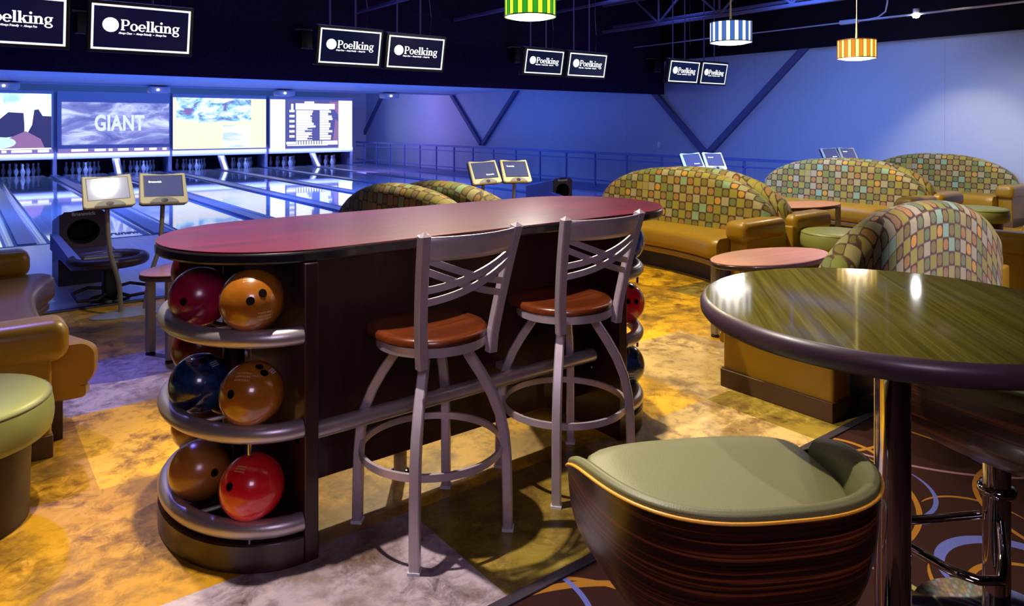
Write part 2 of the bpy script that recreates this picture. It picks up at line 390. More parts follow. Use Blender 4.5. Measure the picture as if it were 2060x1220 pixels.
col = t.mix(t.math('MULTIPLY', t.noise(c, 300, 2), .5), col, (.02, .008, .006))
t.bump(t.noise(c, 500, 2), .5, .006)
mcarpet = t.set(color=col, rough=.95, spec=.1)
struct(MB().add([(XL, YN, 0), (XW, YN, 0), (XW, TRIM_Y - .04, 0), (XL, TRIM_Y - .04, 0)], [(0, 1, 2, 3)]).build('floor', mcarpet, smooth=0))
struct(MB().box(XL, XW, TRIM_Y - .04, TRIM_Y, 0, .008).build('trim_1', 'trim_metal', bevel=.003))

# --- approach and lanes
t = NT('approach_boards'); c = t.coord(); X = t.xyz(c)
bd = t.white(t.comb(t.math('FLOOR', t.math('MULTIPLY', X[0], 26)), 0, 0))
col = t.mix(bd, (.38, .36, .46), (.46, .44, .55)); col = t.mix(t.math('MULTIPLY', t.noise(t.mapv(c, (20, 1, 1)), 2, 4), .3), col, (.32, .28, .34))
mapp = t.set(color=col, rough=.30, coat=.3, coat_rough=.12)
struct(MB().add([(XL, 6.75, .0), (XW, 6.75, 0), (XW, 10.6, 0), (XL, 10.6, 0)], [(0, 1, 2, 3)]).build('floor', mapp, smooth=0))
struct(MB().box(XL, XW, 6.68, 6.75, 0, .012).build('trim_2', 'dark_base', bevel=.004))
t = NT('oiled_lane_boards'); c = t.coord(); X = t.xyz(c)
bd = t.white(t.comb(t.math('FLOOR', t.math('MULTIPLY', X[0], 26)), 0, 0))
col = t.mix(bd, (.52, .50, .70), (.60, .58, .76))
mlane = t.set(color=col, rough=.05, coat=.35, coat_rough=.03, spec=.6)
M['gutter'] = plain('blue_gutter', (.30, .34, .58), .18, var=.05)
M['capping'] = plain('lane_capping', (.13, .17, .36), .35, var=.05)
P3, YM = 3.08, 24.3
CEN = [-5.48 + P3, -2.40 + P3, .68 + P3, 3.76 + P3, 6.82 + P3]          # pair centres
lane_x = []
for k, cx in enumerate(CEN):
    for sgn in (-1, 1):
        lx = cx + sgn * .77; lane_x.append(lx)
        ln = MB().box(lx - .52, lx + .52, 10.6, 25.3, -.05, 0).build('lane', mlane, smooth=0)
        struct(ln); ln.name = 'floor'
        gm = MB()
        for s2 in (-1, 1):
            x0 = lx + s2 * .60
            gm.grid(lambda a, b, x0=x0: (x0 + .08 * cos(pi + pi * a), 10.7 + 14.6 * b, -.01 + .05 * sin(pi + pi * a)), 8, 1)
        g = gm.build('floor', 'gutter'); struct(g)
    cp = MB().box(cx - .10, cx + .10, 10.7, 25.3, -.03, .012)
    cp.box(cx + 1.44, cx + 1.64, 10.7, 25.3, -.03, .012)
    struct(cp.build('trim_3', 'capping', bevel=.004))
struct(MB().box(XL, XW, 10.6, 26, -.13, -.07).build('floor', 'dark_void', smooth=0))
struct(MB().box(lane_x[-1] + .70, XW, 10.6, 25.8, -.07, .0).build('floor', 'capping', smooth=0))
struct(MB().box(XL, XW, 10.59, 10.625, -.02, .004).build('trim_4', 'print_dark', smooth=0))

# --- walls, ceiling, soffit
t = NT('blue_lit_panel_wall'); c = t.coord(); X = t.xyz(c)
seam = t.math('LESS_THAN', t.math('PINGPONG', t.math('ADD', X[1], 9.1), 1.75), .006)
col = t.mix(t.noise(c, 1.2, 4), (.38, .43, .60), (.44, .49, .66)); col = t.mix(t.math('MULTIPLY', seam, .35), col, (.2, .2, .32))
mwall = t.set(color=col, rough=.6)
struct(MB().box(XW, XW + .2, YN, YF, -.1, 2.92).build('wall_right', mwall, smooth=0))
struct(MB().box(XW - .13, XW + .2, YN, 10.75, 2.92, 4.4).build('wall_right', 'dark_paint', smooth=0))
struct(MB().box(XL, XW + .2, YF, YF + .2, -.2, 4.4).build('wall_far', 'wall_paint', smooth=0))
struct(MB().box(XL - .2, XL, YN, YF, -.2, 4.4).build('wall_left', 'dark_paint', smooth=0))
struct(MB().box(XL - .2, XW + .2, YN - .2, YN, -.2, 4.4).build('wall_near', 'dark_paint', smooth=0))
struct(MB().box(XL - .2, XW + .2, YN - .2, YF + .2, 4.3, 4.5).build('ceiling', 'dark_paint', smooth=0))
M['soffit_face'] = plain('navy_soffit_face', (.022, .013, .060), .9, var=.5, scale=30, spec=.05)
M['lane_ceiling'] = plain('lane_ceiling_paint', (.60, .60, .80), .6, var=.04)
struct(MB().box(XL, XW, 10.75, 10.85, 2.165, 4.3).build('wall_soffit', 'soffit_face', smooth=0))
struct(MB().box(XL, XW, 10.85, 19.5, 2.45, 2.56).build('ceiling', 'lane_ceiling', smooth=0))
struct(MB().box(XL, XW, 19.4, 19.5, 2.41, 2.56).build('trim_5', 'lane_ceiling', smooth=0))
struct(MB().box(XL, XW, 25.45, 25.5, -.1, 2.46).build('wall_pinsetter', 'dark_void', smooth=0)) if False else None

# diagonal braces on the right wall
for k in range(-1, 4):
    y0 = 9.54 + 8.3 * k
    for s in (-1, 1):
        z0, z1, z2 = .88, 2.92, 4.3
        y1 = y0 + s * (z1 - z0) / .92
        br = MB().bar([(XW - .05, y0 + s * .05, z0), (XW - .05, y1 + s * .12, z1 + .11)], .13, .10, up=(1, 0, 0)).build('wall_brace', 'brace_paint')
        side = 'far' if s > 0 else 'near'
        where = {-1: 'behind the camera side', 0: 'above the couches', 1: 'beside the middle of the lanes', 2: 'near the pin deck', 3: 'past the pin deck'}[k]
        tag(br, f'dark diagonal wall brace, {side} arm of the V {where}', 'brace', 'diagonal wall braces')
        if k in (-1, 3): 
            bpy.data.objects.remove(br)

# railing along the right hand lane
XR = 12.1
rl = thing('wall_railing', (XR, 15, 0), 0, 'long blue metal railing along the right wall beside the last lane', 'railing')
yy = 7.22
while yy < 25.4:
    MB().bar([(0, yy - 15, 0), (0, yy - 15, .77)], .045, .045, up=(0, 1, 0)).build('post', 'rail_paint', rl)
    yy += 1.03
for z, h in ((.80, .055), (.655, .028), (.145, .03)):
    MB().bar([(0, -8.3, z), (0, 10.4, z)], .045, h).build('rail', 'rail_paint', rl)

# ceiling beams, joists, conduits
def beam(x, z, y0, y1, w, h, label, mat='beam_paint', name='ceiling_beam'):
    return tag(MB().bar([(x, y0, z), (x, y1, z)], w, h).build(name, mat), label, 'beam', 'ceiling steel')
beam(7.0, 3.35, 2.0, 10.7, .07, .05, 'dim blue ceiling beam above the second pair of hanging screens')
beam(9.1, 3.65, 1.0, 10.7, .06, .05, 'dim blue ceiling beam passing behind the green striped pendant')
beam(11.0, 3.55, 1.0, 10.7, .06, .05, 'dim blue ceiling beam running just left of the blue striped pendant')
beam(5.1, 3.30, 3.6, 10.7, .06, .05, 'dim blue ceiling beam rising beside the left hanging screens')
js = thing('open_web_joist', (10.7, 4, 3.42), 0, 'dark open web steel joist above the blue and orange pendants', 'joist')
MB().bar([(0, -6.5, 0), (0, 6.7, 0)], .06, .06).build('bottom_chord', 'beam_paint', js)
MB().bar([(0, -6.5, .55), (0, 6.7, .55)], .06, .06).build('top_chord', 'beam_paint', js)
for k in range(9):
    y0 = -6.0 + 1.4 * k
    MB().bar([(0, y0, .02), (0, y0 + .6, .54)], .035, .035, up=(1, 0, 0)).build('web_bar', 'beam_paint', js)
    MB().bar([(0, y0, .02), (0, y0 - .6, .54)], .035, .035, up=(1, 0, 0)).build('web_bar', 'beam_paint', js)
    MB().bar([(0, y0, .02), (0, y0, .54)], .03, .03, up=(1, 0, 0)).build('web_bar', 'beam_paint', js)
cd = thing('conduit_run', (11.7, 6, 3.19), 0, 'pale metal conduit with a junction box running to the bright spot light', 'conduit')
MB().tube([(0, -6, .02), (0, -.15, .0)], .018).build('pipe', 'conduit', cd)
MB().tube([(0, .1, 0), (0, 5, -.02)], .012).build('pipe', 'conduit', cd)
MB().box(-.04, .04, -.18, .12, -.035, .035).build('junction_box', 'conduit', cd, bevel=.005)
MB().tube([(0, -.3, .0), (0, -.5, .02), (0, -.62, .10), (0, -.65, .25), (0, -.65, 1.1)], .014).build('riser', 'conduit', cd)
sp = thing('ceiling_spot_light', (11.7, 4.92, 3.19), 0, 'small glaring white spot light on the conduit over the right wall', 'spot light')
MB().lathe([(.0, .09), (.045, .085), (.05, .0), (.042, -.02)], 20).build('housing', 'conduit', sp)
MB().lathe([(.0, -.06), (.04, -.05), (.058, -.012), (.058, 0)], 20).build('lens', glow('spot_lens', (1, 1, 1), 60), sp)

# projector housings on the far edge of the lane ceiling
for k, (x, wh) in enumerate(((.85, 'far left, above the first big screen'), (3.93, 'above the screen with the big white word'), (7.08, 'above the cream coloured screen'), (10.3, 'right of the last big screen'))):
    p = thing('projector', (x, 19.35, 2.36), 0, f'small white ceiling projector {wh}', 'projector', 'projectors over the lanes')
    MB().rbox(-.24, .24, -.2, .2, -.10, .05, .04).build('body', 'white_plastic', p)
    MB().lathe([(.0, -.02), (.03, 0), (.03, .04)], 14).build('lens', 'text_white', p, loc=(-.06, -.21, -.03), rot=(pi / 2, 0, 0))

# small speakers on the navy soffit
for k, (x, wh) in enumerate(((1.27, 'between the two leftmost hanging screens'), (4.2, 'left of the second pair of screens'), (8.3, 'left of the third pair of screens'), (12.2, 'left of the last pair of screens'))):
    p = thing('soffit_speaker', (x, 10.72, 2.80), 0, f'small black speaker on the dark soffit, {wh}', 'speaker', 'soffit speakers')
    MB().rbox(-.09, .09, -.22, -.04, -.16, .12, .02).build('cabinet', 'black', p)
    MB().box(-.12, .12, -.12, .02, .13, .15).build('bracket', 'beam_paint', p)
    MB().box(-.10, .10, -.22, -.2, -.165, -.15).build('bracket', 'beam_paint', p)

# ================================================================== BIG SCREENS OVER THE PINS
def quad(mb, x0, x1, z0, z1, y=0): return mb.add([(x0, y, z0), (x1, y, z0), (x1, y, z1), (x0, y, z1)], [(0, 1, 2, 3)])
def screen_mat(name, stops, scale, strength, stretch=(1, 1, 1), det=5, dist=1.0, loc=(0, 0, 0)):
    t = NT(name); n = t.noise(t.mapv(t.coord(), stretch, loc), scale, det, .6, dist)
    return t.set(color=(.02, .02, .02), rough=.5, em=t.ramp(n, stops), em_s=strength)
S1 = screen_mat('screen_people_image', [(.42, (.35, .62, .95)), (.55, (.95, 1, 1)), (.62, (.75, .95, 1))], 1.1, 1.5, loc=(3, 0, 1))
S2 = screen_mat('screen_cloud_image', [(.36, (.10, .12, .42)), (.50, (.22, .24, .62)), (.66, (.62, .72, 1.0))], 1.6, 1.25, (.6, 1, 1.6))
t = NT('screen_cream_image'); c = t.coord(); X = t.xyz(c)
n = t.noise(t.mapv(c, (1.5, 1, 3.2), (1, 0, 2)), 1.3, 4, .6, .8); n2 = t.noise(t.mapv(c, (1.0, 1, 5.0), (4, 0, 2)), .9, 3, .5, .4)
inx = t.math('MULTIPLY', t.math('GREATER_THAN', X[0], -1.36), t.math('LESS_THAN', X[0], .96))
up = t.math('MULTIPLY', inx, t.math('GREATER_THAN', t.math('ADD', X[2], t.math('MULTIPLY', n2, .5)), 1.33))
low = t.math('MULTIPLY', t.math('MULTIPLY', inx, t.math('LESS_THAN', X[2], .98)), t.math('GREATER_THAN', X[0], .05))
bl_ = t.ramp(n, [(.36, (.26, .16, .50)), (.43, (.20, .62, 1.0)), (.50, (.72, .93, 1)), (.58, (1, 1, .95))])
lw_ = t.ramp(n2, [(.40, (.55, .78, 1.0)), (.50, (1.0, 1.0, .88))])
col = t.mix(up, (1.0, .98, .74), bl_); col = t.mix(low, col, lw_)
S3 = t.set(color=(.02, .02, .02), rough=.5, em=col, em_s=1.05)
S4 = glow('screen_bright_white', (.96, .98, 1.0), 1.6)
SD = glow('screen_image_dark', (.04, .04, .17), 1.0); SV = glow('screen_image_violet', (.34, .18, .42), 1.0)
SB = glow('screen_image_sky', (.45, .85, 1.0), 1.5)
bounds = [(-.86, 2.18, 'far left big lane screen showing dark figures on white', None),
          (2.26, 5.26, 'big lane screen showing the white word GIANT on grey clouds', None),
          (5.33, 8.28, 'big lane screen glowing cream with blue blotches', None),
          (8.38, 11.44, 'rightmost big lane screen with a scoreboard between white bars', None)]
for k, (x0, x1, lab, _) in enumerate(bounds):
    cxm = (x0 + x1) / 2; hw = (x1 - x0) / 2
    p = thing('mask_screen', (cxm, YM, .47), 0, lab, 'screen', 'screens over the pin decks')
    MB().box(-hw, hw, .01, .16, 0, 1.98).build('surround', 'mask', p, bevel=.01)
    mat = (S1, S2, S3, S4)[k]
    if k == 0: r = (-1.40, 1.46, .30, 1.88)
    elif k == 1: r = (-1.39, 1.47, .41, 1.66)
    elif k == 2: r = (-1.46, 1.46, .22, 1.86)
    else: r = (-1.50, 1.50, .16, 1.86)
    if k < 3:
        s = quad(MB(), *r, 0).build('screen', mat, p, smooth=0)
    else:
        s = quad(MB(), -1.50, 1.50, .16, 1.86).build('screen', S4, p, smooth=0)
        q = quad(MB(), -.99, .97, .15, 1.87, -.004).build('scoreboard', glow('scoreboard_blue', (.10, .11, .40), 1.0), s, smooth=0)
        w = MB(); rnd = random.Random(3)
        quad(w, -.62, .62, 1.52, 1.74, -.012); quad(w, -.78, -.70, 1.5, 1.72, -.012); quad(w, .62, .82, 1.55, 1.74, -.012)
        for i in range(12):
            z = .46 + i * .088
            quad(w, -.60, -.05 + rnd.uniform(-.25, .15), z, z + .066, -.012)
            quad(w, .26, .62 + rnd.uniform(-.06, .14), z, z + .07, -.012)
            quad(w, -.60, -.02, z - .01, z + .01, -.011)
            if i % 2: quad(w, -.84, -.66, z, z + .08, -.012)
        quad(w, -.92, .55, .26, .29, -.012); quad(w, -.95, -.62, .31, .40, -.012); quad(w, .42, .93, .28, .42, -.012)
        for i in range(11): quad(w, -.60 + i * .095, -.54 + i * .095, .29, .42, -.012)
        quad(w, -.3, .05, 1.74, 1.81, -.012)
        w.build('score_rows', glow('scoreboard_white', (.93, .97, 1), 1.7), s, smooth=0)
        vv = MB(); vv.add([(.60, -.008, 1.82), (.95, -.008, 1.82), (.95, -.008, 1.35)], [(0, 1, 2)]); vv.add([(.75, -.008, .3), (.95, -.008, .3), (.95, -.008, 1.1), (.85, -.008, 1.2)], [(0, 1, 2, 3)])
        vv.build('scoreboard_panel', SV, s, smooth=0)
    if k == 0:
        d = MB()
        d.add([(-1.4, -.01, .34), (-.1, -.01, .34), (.05, -.01, .55), (-.2, -.01, .80), (-.35, -.01, 1.16), (-.7, -.01, 1.10), (-1.1, -.01, 1.2), (-1.4, -.01, 1.0)], [tuple(range(8))])
        d.add([(.05, -.01, .60), (.15, -.01, 1.05), (.45, -.01, 1.35), (.80, -.01, 1.33), (.82, -.01, 1.02), (1.46, -.01, 1.30), (1.3, -.01, 1.32), (1.12, -.01, 1.46), (1.02, -.01, 1.1), (1.46, -.01, .34), (.4, -.01, .34)][:5] + [(.82, -.01, .7)], [tuple(range(6))])
        d.add([(1.0, -.011, 1.0), (1.05, -.011, 1.42), (1.15, -.011, 1.44), (1.25, -.011, 1.25), (1.46, -.011, 1.24), (1.46, -.011, .34), (.7, -.011, .34)], [tuple(range(7))])
        d.build('figures', SD, s, smooth=0)
        d = MB(); d.add([(.2, -.016, .34), (.45, -.016, .62), (.85, -.016, .82), (1.2, -.016, .6), (1.3, -.016, .34)], [tuple(range(5))]); d.build('figures', SV, s, smooth=0)
        d = MB(); d.lathe([(0, 0), (.34, 0)], 24, sy=.45); o = d.build('figures', SB, s, smooth=0, loc=(.28, -.02, .50), rot=(pi / 2, 0, 0))
        d = MB(); d.lathe([(0, 0), (.40, 0)], 24, sy=.4); o = d.build('figures', SB, s, smooth=0, loc=(-.65, -.02, .62), rot=(pi / 2, 0, 0))
    if k == 1:
        text('big_word', 'GIANT', .64, 'text_white', s, (.10, -.012, 1.03), (pi / 2, 0, 0), offset=.022, sx=.66, space=1.06).data.materials[0] = glow('giant_letters', (.62, .70, .95), 1.3)
    if k in (0, 1):   # caption strip
        d = MB(); xx = -hw + .35 if k else -1.4
        rnd = random.Random(5 + k)
        while xx < 1.35:
            w2 = rnd.uniform(.1, .5); quad(d, xx, min(xx + w2, 1.4), .215, .285, -.012); xx += w2 + rnd.uniform(.03, .2)
        s2 = quad(MB(), -hw + .02, hw - .02, .17, .30, -.002).build('caption_strip', glow('caption_band', (.26, .20, .58), 1.0), p, smooth=0)
        d.build('caption_text', glow('caption_white', (1, .98, 1), 1.6), s2, smooth=0)
# pins
def pin_proto():
    prof = [(0, 0), (.026, 0), (.030, .015), (.045, .06), (.059, .115), (.055, .16), (.035, .21), (.023, .25), (.022, .275), (.031, .315), (.031, .335), (.022, .355), (0, .36)]
    return MB().lathe(prof, 12)
words = ['first', 'second', 'third', 'fourth', 'fifth', 'sixth', 'seventh', 'eighth', 'ninth', 'tenth']
pm = pin_proto().build('bowling_pin', 'pin'); first = True
PN = [['white front pin'], ['left pin in the second row', 'right pin in the second row'], ['left pin in the third row', 'middle pin in the third row', 'right pin in the third row'],
      ['leftmost back row pin', 'inner left back row pin', 'inner right back row pin', 'rightmost back row pin']]
vis = [x for x in lane_x if x > .9]
for li, lx in enumerate(vis):
    for row in range(4):
        for q in range(row + 1):
            loc = (lx + (q - row / 2) * .28, 24.42 + row * .24, 0)
            if first: o = pm; first = False
            else: o = pm.copy(); COL.objects.link(o)
            o.location = loc
            tag(o, f'{PN[row][q]} of the pins on the {words[li]} lane from the left', 'bowling pin', f'pins of lane {words[li]}')
# pinsetter curtains: dark back panel and side kickbacks
for k, (x0, x1, lab, _) in enumerate(bounds):
    p = MB().box(x0 - .02, x1 + .02, 25.30, 25.36, -.02, 2.4).build('pit_curtain', 'dark_void', smooth=0)
    tag(p, f'black pit curtain behind the pins under the {["far left", "second", "third", "rightmost"][k]} big screen', 'curtain')
    cx = (x0 + x1) / 2
    kb = thing('kickback_panel', (cx, 24.2, 0), 0, f'slanted pale ball return ramp at the pins under the {["far left", "second", "third", "rightmost"][k]} big screen', 'ramp', 'slanted ramps between the pin decks')
    MB().add([(-.10, -.45, .01), (.10, -.45, .01), (.10, .1, .46), (-.10, .1, .46), (-.10, -.30, .01), (.10, -.30, .01), (.10, .2, .46), (-.10, .2, .46)],
             [(0, 1, 2, 3), (4, 7, 6, 5), (0, 3, 7, 4), (1, 5, 6, 2), (0, 4, 5, 1), (3, 2, 6, 7)]).build('cover', 'mask', kb, smooth=0)
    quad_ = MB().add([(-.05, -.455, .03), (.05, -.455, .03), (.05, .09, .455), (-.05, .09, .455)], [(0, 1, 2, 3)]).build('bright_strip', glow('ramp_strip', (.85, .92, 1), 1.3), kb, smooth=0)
for x in (2.22, 5.30, 8.33, 11.46, -.86):
    q = MB().box(x - .05, x + .05, 24.48, 25.28, -.02, 2.4).build('division_panel', 'mask', smooth=0)
    tag(q, f'thin blue division panel beside the pins, {({2.22: "left of the GIANT screen", 5.3: "right of the GIANT screen", 8.33: "left of the scoreboard screen", 11.46: "beside the railing"}).get(x, "at the far left edge")}', 'panel')

# ================================================================== HANGING MONITORS
def slab_word(word, h, z=.006):
    """bold slab serif letters drawn from stems, rings and serifs; x height .52, cap height .78, in units of h"""
    m = MB(); x = 0.0
    def bx(a, b, c, d): m.add([(a*h, c*h, z), (b*h, c*h, z), (b*h, d*h, z), (a*h, d*h, z)], [(0, 1, 2, 3)])
    def ring(cx, cy, rx, ry, tx, ty, a0=0, a1=360, n=28):
        o = len(m.v); full = a1 - a0 >= 360
        for i in range(n + 1):
            a = radians(a0 + (a1 - a0) * i / n)
            m.v.append(((cx + rx * cos(a)) * h, (cy + ry * sin(a)) * h, z)); m.v.append(((cx + (rx - tx) * cos(a)) * h, (cy + (ry - ty) * sin(a)) * h, z))
        for i in range(n): m.f.append((o + 2*i, o + 2*i + 2, o + 2*i + 3, o + 2*i + 1))
    def para(x0, y0, x1, y1, w): m.add([((x0 - w)*h, y0*h, z), ((x0 + w)*h, y0*h, z), ((x1 + w)*h, y1*h, z), ((x1 - w)*h, y1*h, z)], [(0, 1, 2, 3)])
    S = .15; sf = .055; sh = .06
    for ch in word:
        if ch == 'P':
            bx(x + sf, x + sf + S, 0, .80); bx(x, x + S + 2*sf + .02, 0, sh); bx(x, x + .38, .80 - sh, .80)
            ring(x + .34, .57, .24, .23, .14, .065, -90, 90); bx(x + sf + S, x + .35, .34, .405); x += .62
        elif ch == 'o': ring(x + .25, .26, .255, .275, .135, .065); x += .53
        elif ch == 'e': ring(x + .25, .26, .255, .275, .135, .065, 0, 318); bx(x + .10, x + .49, .225, .285); x += .52
        elif ch == 'l': bx(x + sf, x + sf + S, 0, .80); bx(x, x + S + 2*sf, 0, sh); bx(x, x + sf + .02, .80 - sh, .80); x += .29
        elif ch == 'k':
            bx(x + sf, x + sf + S, 0, .80); bx(x, x + S + 2*sf, 0, sh); bx(x, x + sf + .02, .80 - sh, .80)
            para(x + .24, .22, x + .42, .50, .045); para(x + .44, .02, x + .30, .30, .085); bx(x + .32, x + .56, .46, .52); bx(x + .33, x + .60, 0, sh); x += .60
        elif ch == 'i': bx(x + sf, x + sf + S, 0, .52); bx(x, x + S + 2*sf, 0, sh); bx(x, x + sf + .02, .52 - sh, .52); ring(x + sf + S/2, .71, .085, .085, .085, .085); x += .29
        elif ch == 'n':
            bx(x + sf, x + sf + S, 0, .52); bx(x, x + S + 2*sf, 0, sh); bx(x, x + sf + .02, .52 - sh, .52)
            ring(x + .32, .33, .185, .21, .14, .085, 0, 150); bx(x + .36, x + .36 + S - .005, 0, .34); bx(x + .31, x + .57, 0, sh); x += .60
        elif ch == 'g':
            ring(x + .23, .335, .215, .20, .12, .06); ring(x + .25, -.085, .245, .155, .10, .06); para(x + .13, .04, x + .10, .17, .06); bx(x + .10, x + .40, .02, .085); bx(x + .36, x + .50, .44, .52); x += .5
    return m, x * h
def monitor(x0, x1, y, zb, zt, label):
    w = x1 - x0; h = zt - zb
    p = thing('hanging_monitor', ((x0 + x1) / 2, y, (zb + zt) / 2), 0, label, 'monitor', 'hanging monitors over the approach')
    tilt = radians(11)
    rot = (pi / 2 + tilt, 0, 0)      # local x right, y up the screen, z towards the viewers
    def mk(mb, nm, mat, par=p, z=0, **k): return mb.build(nm, mat, par, loc=(0, 0, 0), rot=rot if par is p else None, **k)
    mk(MB().box(-w/2 - .035, w/2 + .035, -h/2 - .035, h/2 + .035, -.09, 0), 'housing', 'black', bevel=.008)
    s = mk(MB().box(-w/2, w/2, -h/2, h/2, .0, .004), 'screen', 'tv_dark', smooth=0)
    b = .017 * w / .8
    fr = MB()
    for (a, c, d, e) in ((-w/2, w/2, h/2 - b, h/2), (-w/2, w/2, -h/2, -h/2 + b), (-w/2, -w/2 + b, -h/2 + b, h/2 - b), (w/2 - b, w/2, -h/2 + b, h/2 - b)):
        fr.box(a, c, d, e, .004, .007)
    fr.build('screen_border', 'border_glow', s, smooth=0)
    k = w / .83
    MB().lathe([(0, .008), (.066 * k, .008), (.066 * k, .004)], 28).build('logo_disc', 'text_white', s, loc=(-.262 * k, .022 * k, 0), smooth=0)
    wm, ww_ = slab_word('Poelking', 1.0); sc_ = .50 * k / ww_
    for vi, v in enumerate(wm.v): wm.v[vi] = (v[0] * sc_ - .180 * k, v[1] * sc_ * .98 - .022 * k, .006)
    wm.build('logo_name', 'text_white', s, smooth=0)
    text('logo_tagline', 'Always Clean  ~  Always Friendly  ~  Always Fun', .026 * k, 'text_white', s, (.005 * k, -.048 * k, .006), (0, 0, 0), offset=.0006, extrude=.0008, sx=.78, shear=.2)
    MB().box(-.05, .05, .03, .10, -.02, .02).build('bracket', 'black', p)
    for hx in (-.3 * w, .12 * w): MB().tube([(hx, .06, .1), (hx, .06, 4.28 - (zb + zt) / 2)], .011).build('hanging_pole', 'brace_paint', p)
    MB().tube([(.3 * w, .06, .2), (.33 * w, .07, .5), (.27 * w, .05, .8), (.31 * w, .06, 4.28 - (zb + zt) / 2)], .005, 6).build('cable', 'beam_paint', p)
    return p
YT = 8.2
wn = ['far left', 'second', 'third', 'fourth']
monitor(-.10, .835, YT, 2.255, 2.71, 'hanging screen cut off by the left edge, with white logo lettering')
monitor(1.05, 1.97, YT, 2.25, 2.705, 'largest hanging screen whole in view, left of the dark gap, with white logo')
monitor(3.43, 4.23, YT, 2.235, 2.655, 'left screen of the hanging pair above the lanes near the scoreboard screen')
monitor(4.345, 5.17, YT, 2.225, 2.635, 'right screen of the hanging pair above the lanes near the scoreboard screen')
monitor(6.60, 7.325, YT, 2.25, 2.60, 'left screen of the hanging pair below and right of the green pendant')
monitor(7.46, 8.25, YT, 2.245, 2.60, 'right screen of the hanging pair below and right of the green pendant')
monitor(9.83, 10.62, YT, 2.24, 2.607, 'left screen of the smallest hanging pair in front of the blue wall')
monitor(10.72, 11.45, YT, 2.24, 2.617, 'rightmost hanging screen in front of the blue wall')

# ================================================================== PENDANTS
def pendant(x, y, z, r, c1, c2, label, warm, body):
    p = thing('drum_pendant', (x, y, z), 0, label, 'pendant lamp', 'striped drum pendants')
    h = r * .98; n = 16
    a = MB(); b = MB()
    for i in range(n):
        a0 = 2 * pi * i / n; a1 = a0 + 2 * pi / n * .5; a2 = a0 + 2 * pi / n
        for (q0, q1, mb) in ((a0, a1, a), (a1, a2, b)):
            st = [(q0 + (q1 - q0) * j / 3) for j in range(4)]
            for u, v in zip(st, st[1:]):
                mb.add([(r * cos(u), r * sin(u), 0), (r * cos(v), r * sin(v), 0), (r * cos(v), r * sin(v), h), (r * cos(u), r * sin(u), h)], [(0, 1, 2, 3)])
    a.build('light_stripes', c1, p, smooth=60); b.build('coloured_stripes', c2, p, smooth=60)
    f = MB()
    for zz in (0, h): f.tube([(r * cos(2 * pi * i / 40), r * sin(2 * pi * i / 40), zz) for i in range(40)], .006, 6, True)
    for i in range(n):
        for q in (0, .5):
            aa = 2 * pi * (i + q) / n; f.tube([(r * 1.005 * cos(aa), r * 1.005 * sin(aa), 0), (r * 1.005 * cos(aa), r * 1.005 * sin(aa), h)], .003, 4)
    f.build('shade_frame', body, p)
    MB().lathe([(0, -.028), (r * .35, -.026), (r * .7, -.017), (r * .97, .0)], 40, caps=False).build('diffuser', glow('pendant_diffuser', warm, 5), p, smooth=0)
    MB().lathe([(0, h - .01), (r * .99, h - .01)], 40).build('top_plate', 'black', p, smooth=0)
    MB().lathe([(.016, h), (.005, h + .30)], 10).build('stem', 'cream', p)
    MB().tube([(0, 0, h + .28), (0, 0, 4.28 - z)], .004, 6).build('cord', 'cream', p)
    lamp(label.split()[0] + '_pendant_light', 'POINT', (x, y, z - .12), 38, (1, .9, .75), size=.12)
    return p
pendant(3.72, 4.56, 2.38, .21, glow('lit_green_stripe', (.55, .95, .03), 1.7), glow('green_stripe', (.03, .38, .02), 1.0), 'green striped drum pendant cut off by the top edge', (1, 1, .85), plain('green_frame', (.02, .05, .01), .5))
pendant(6.38, 4.51, 2.35, .21, glow('lit_white_stripe', (.95, .97, 1), 1.8), glow('blue_stripe', (.05, .16, .55), 1.0), 'blue and white striped drum pendant hanging in the middle', (1, .95, .95), plain('blue_frame', (.03, .06, .2), .5))
pendant(8.35, 4.17, 2.27, .21, glow('lit_yellow_stripe', (1, .80, .20), 1.9), glow('orange_stripe', (.95, .30, .015), 1.0), 'orange striped drum pendant in front of the blue wall', (1, .95, .85), plain('orange_frame', (.2, .05, .01), .5))

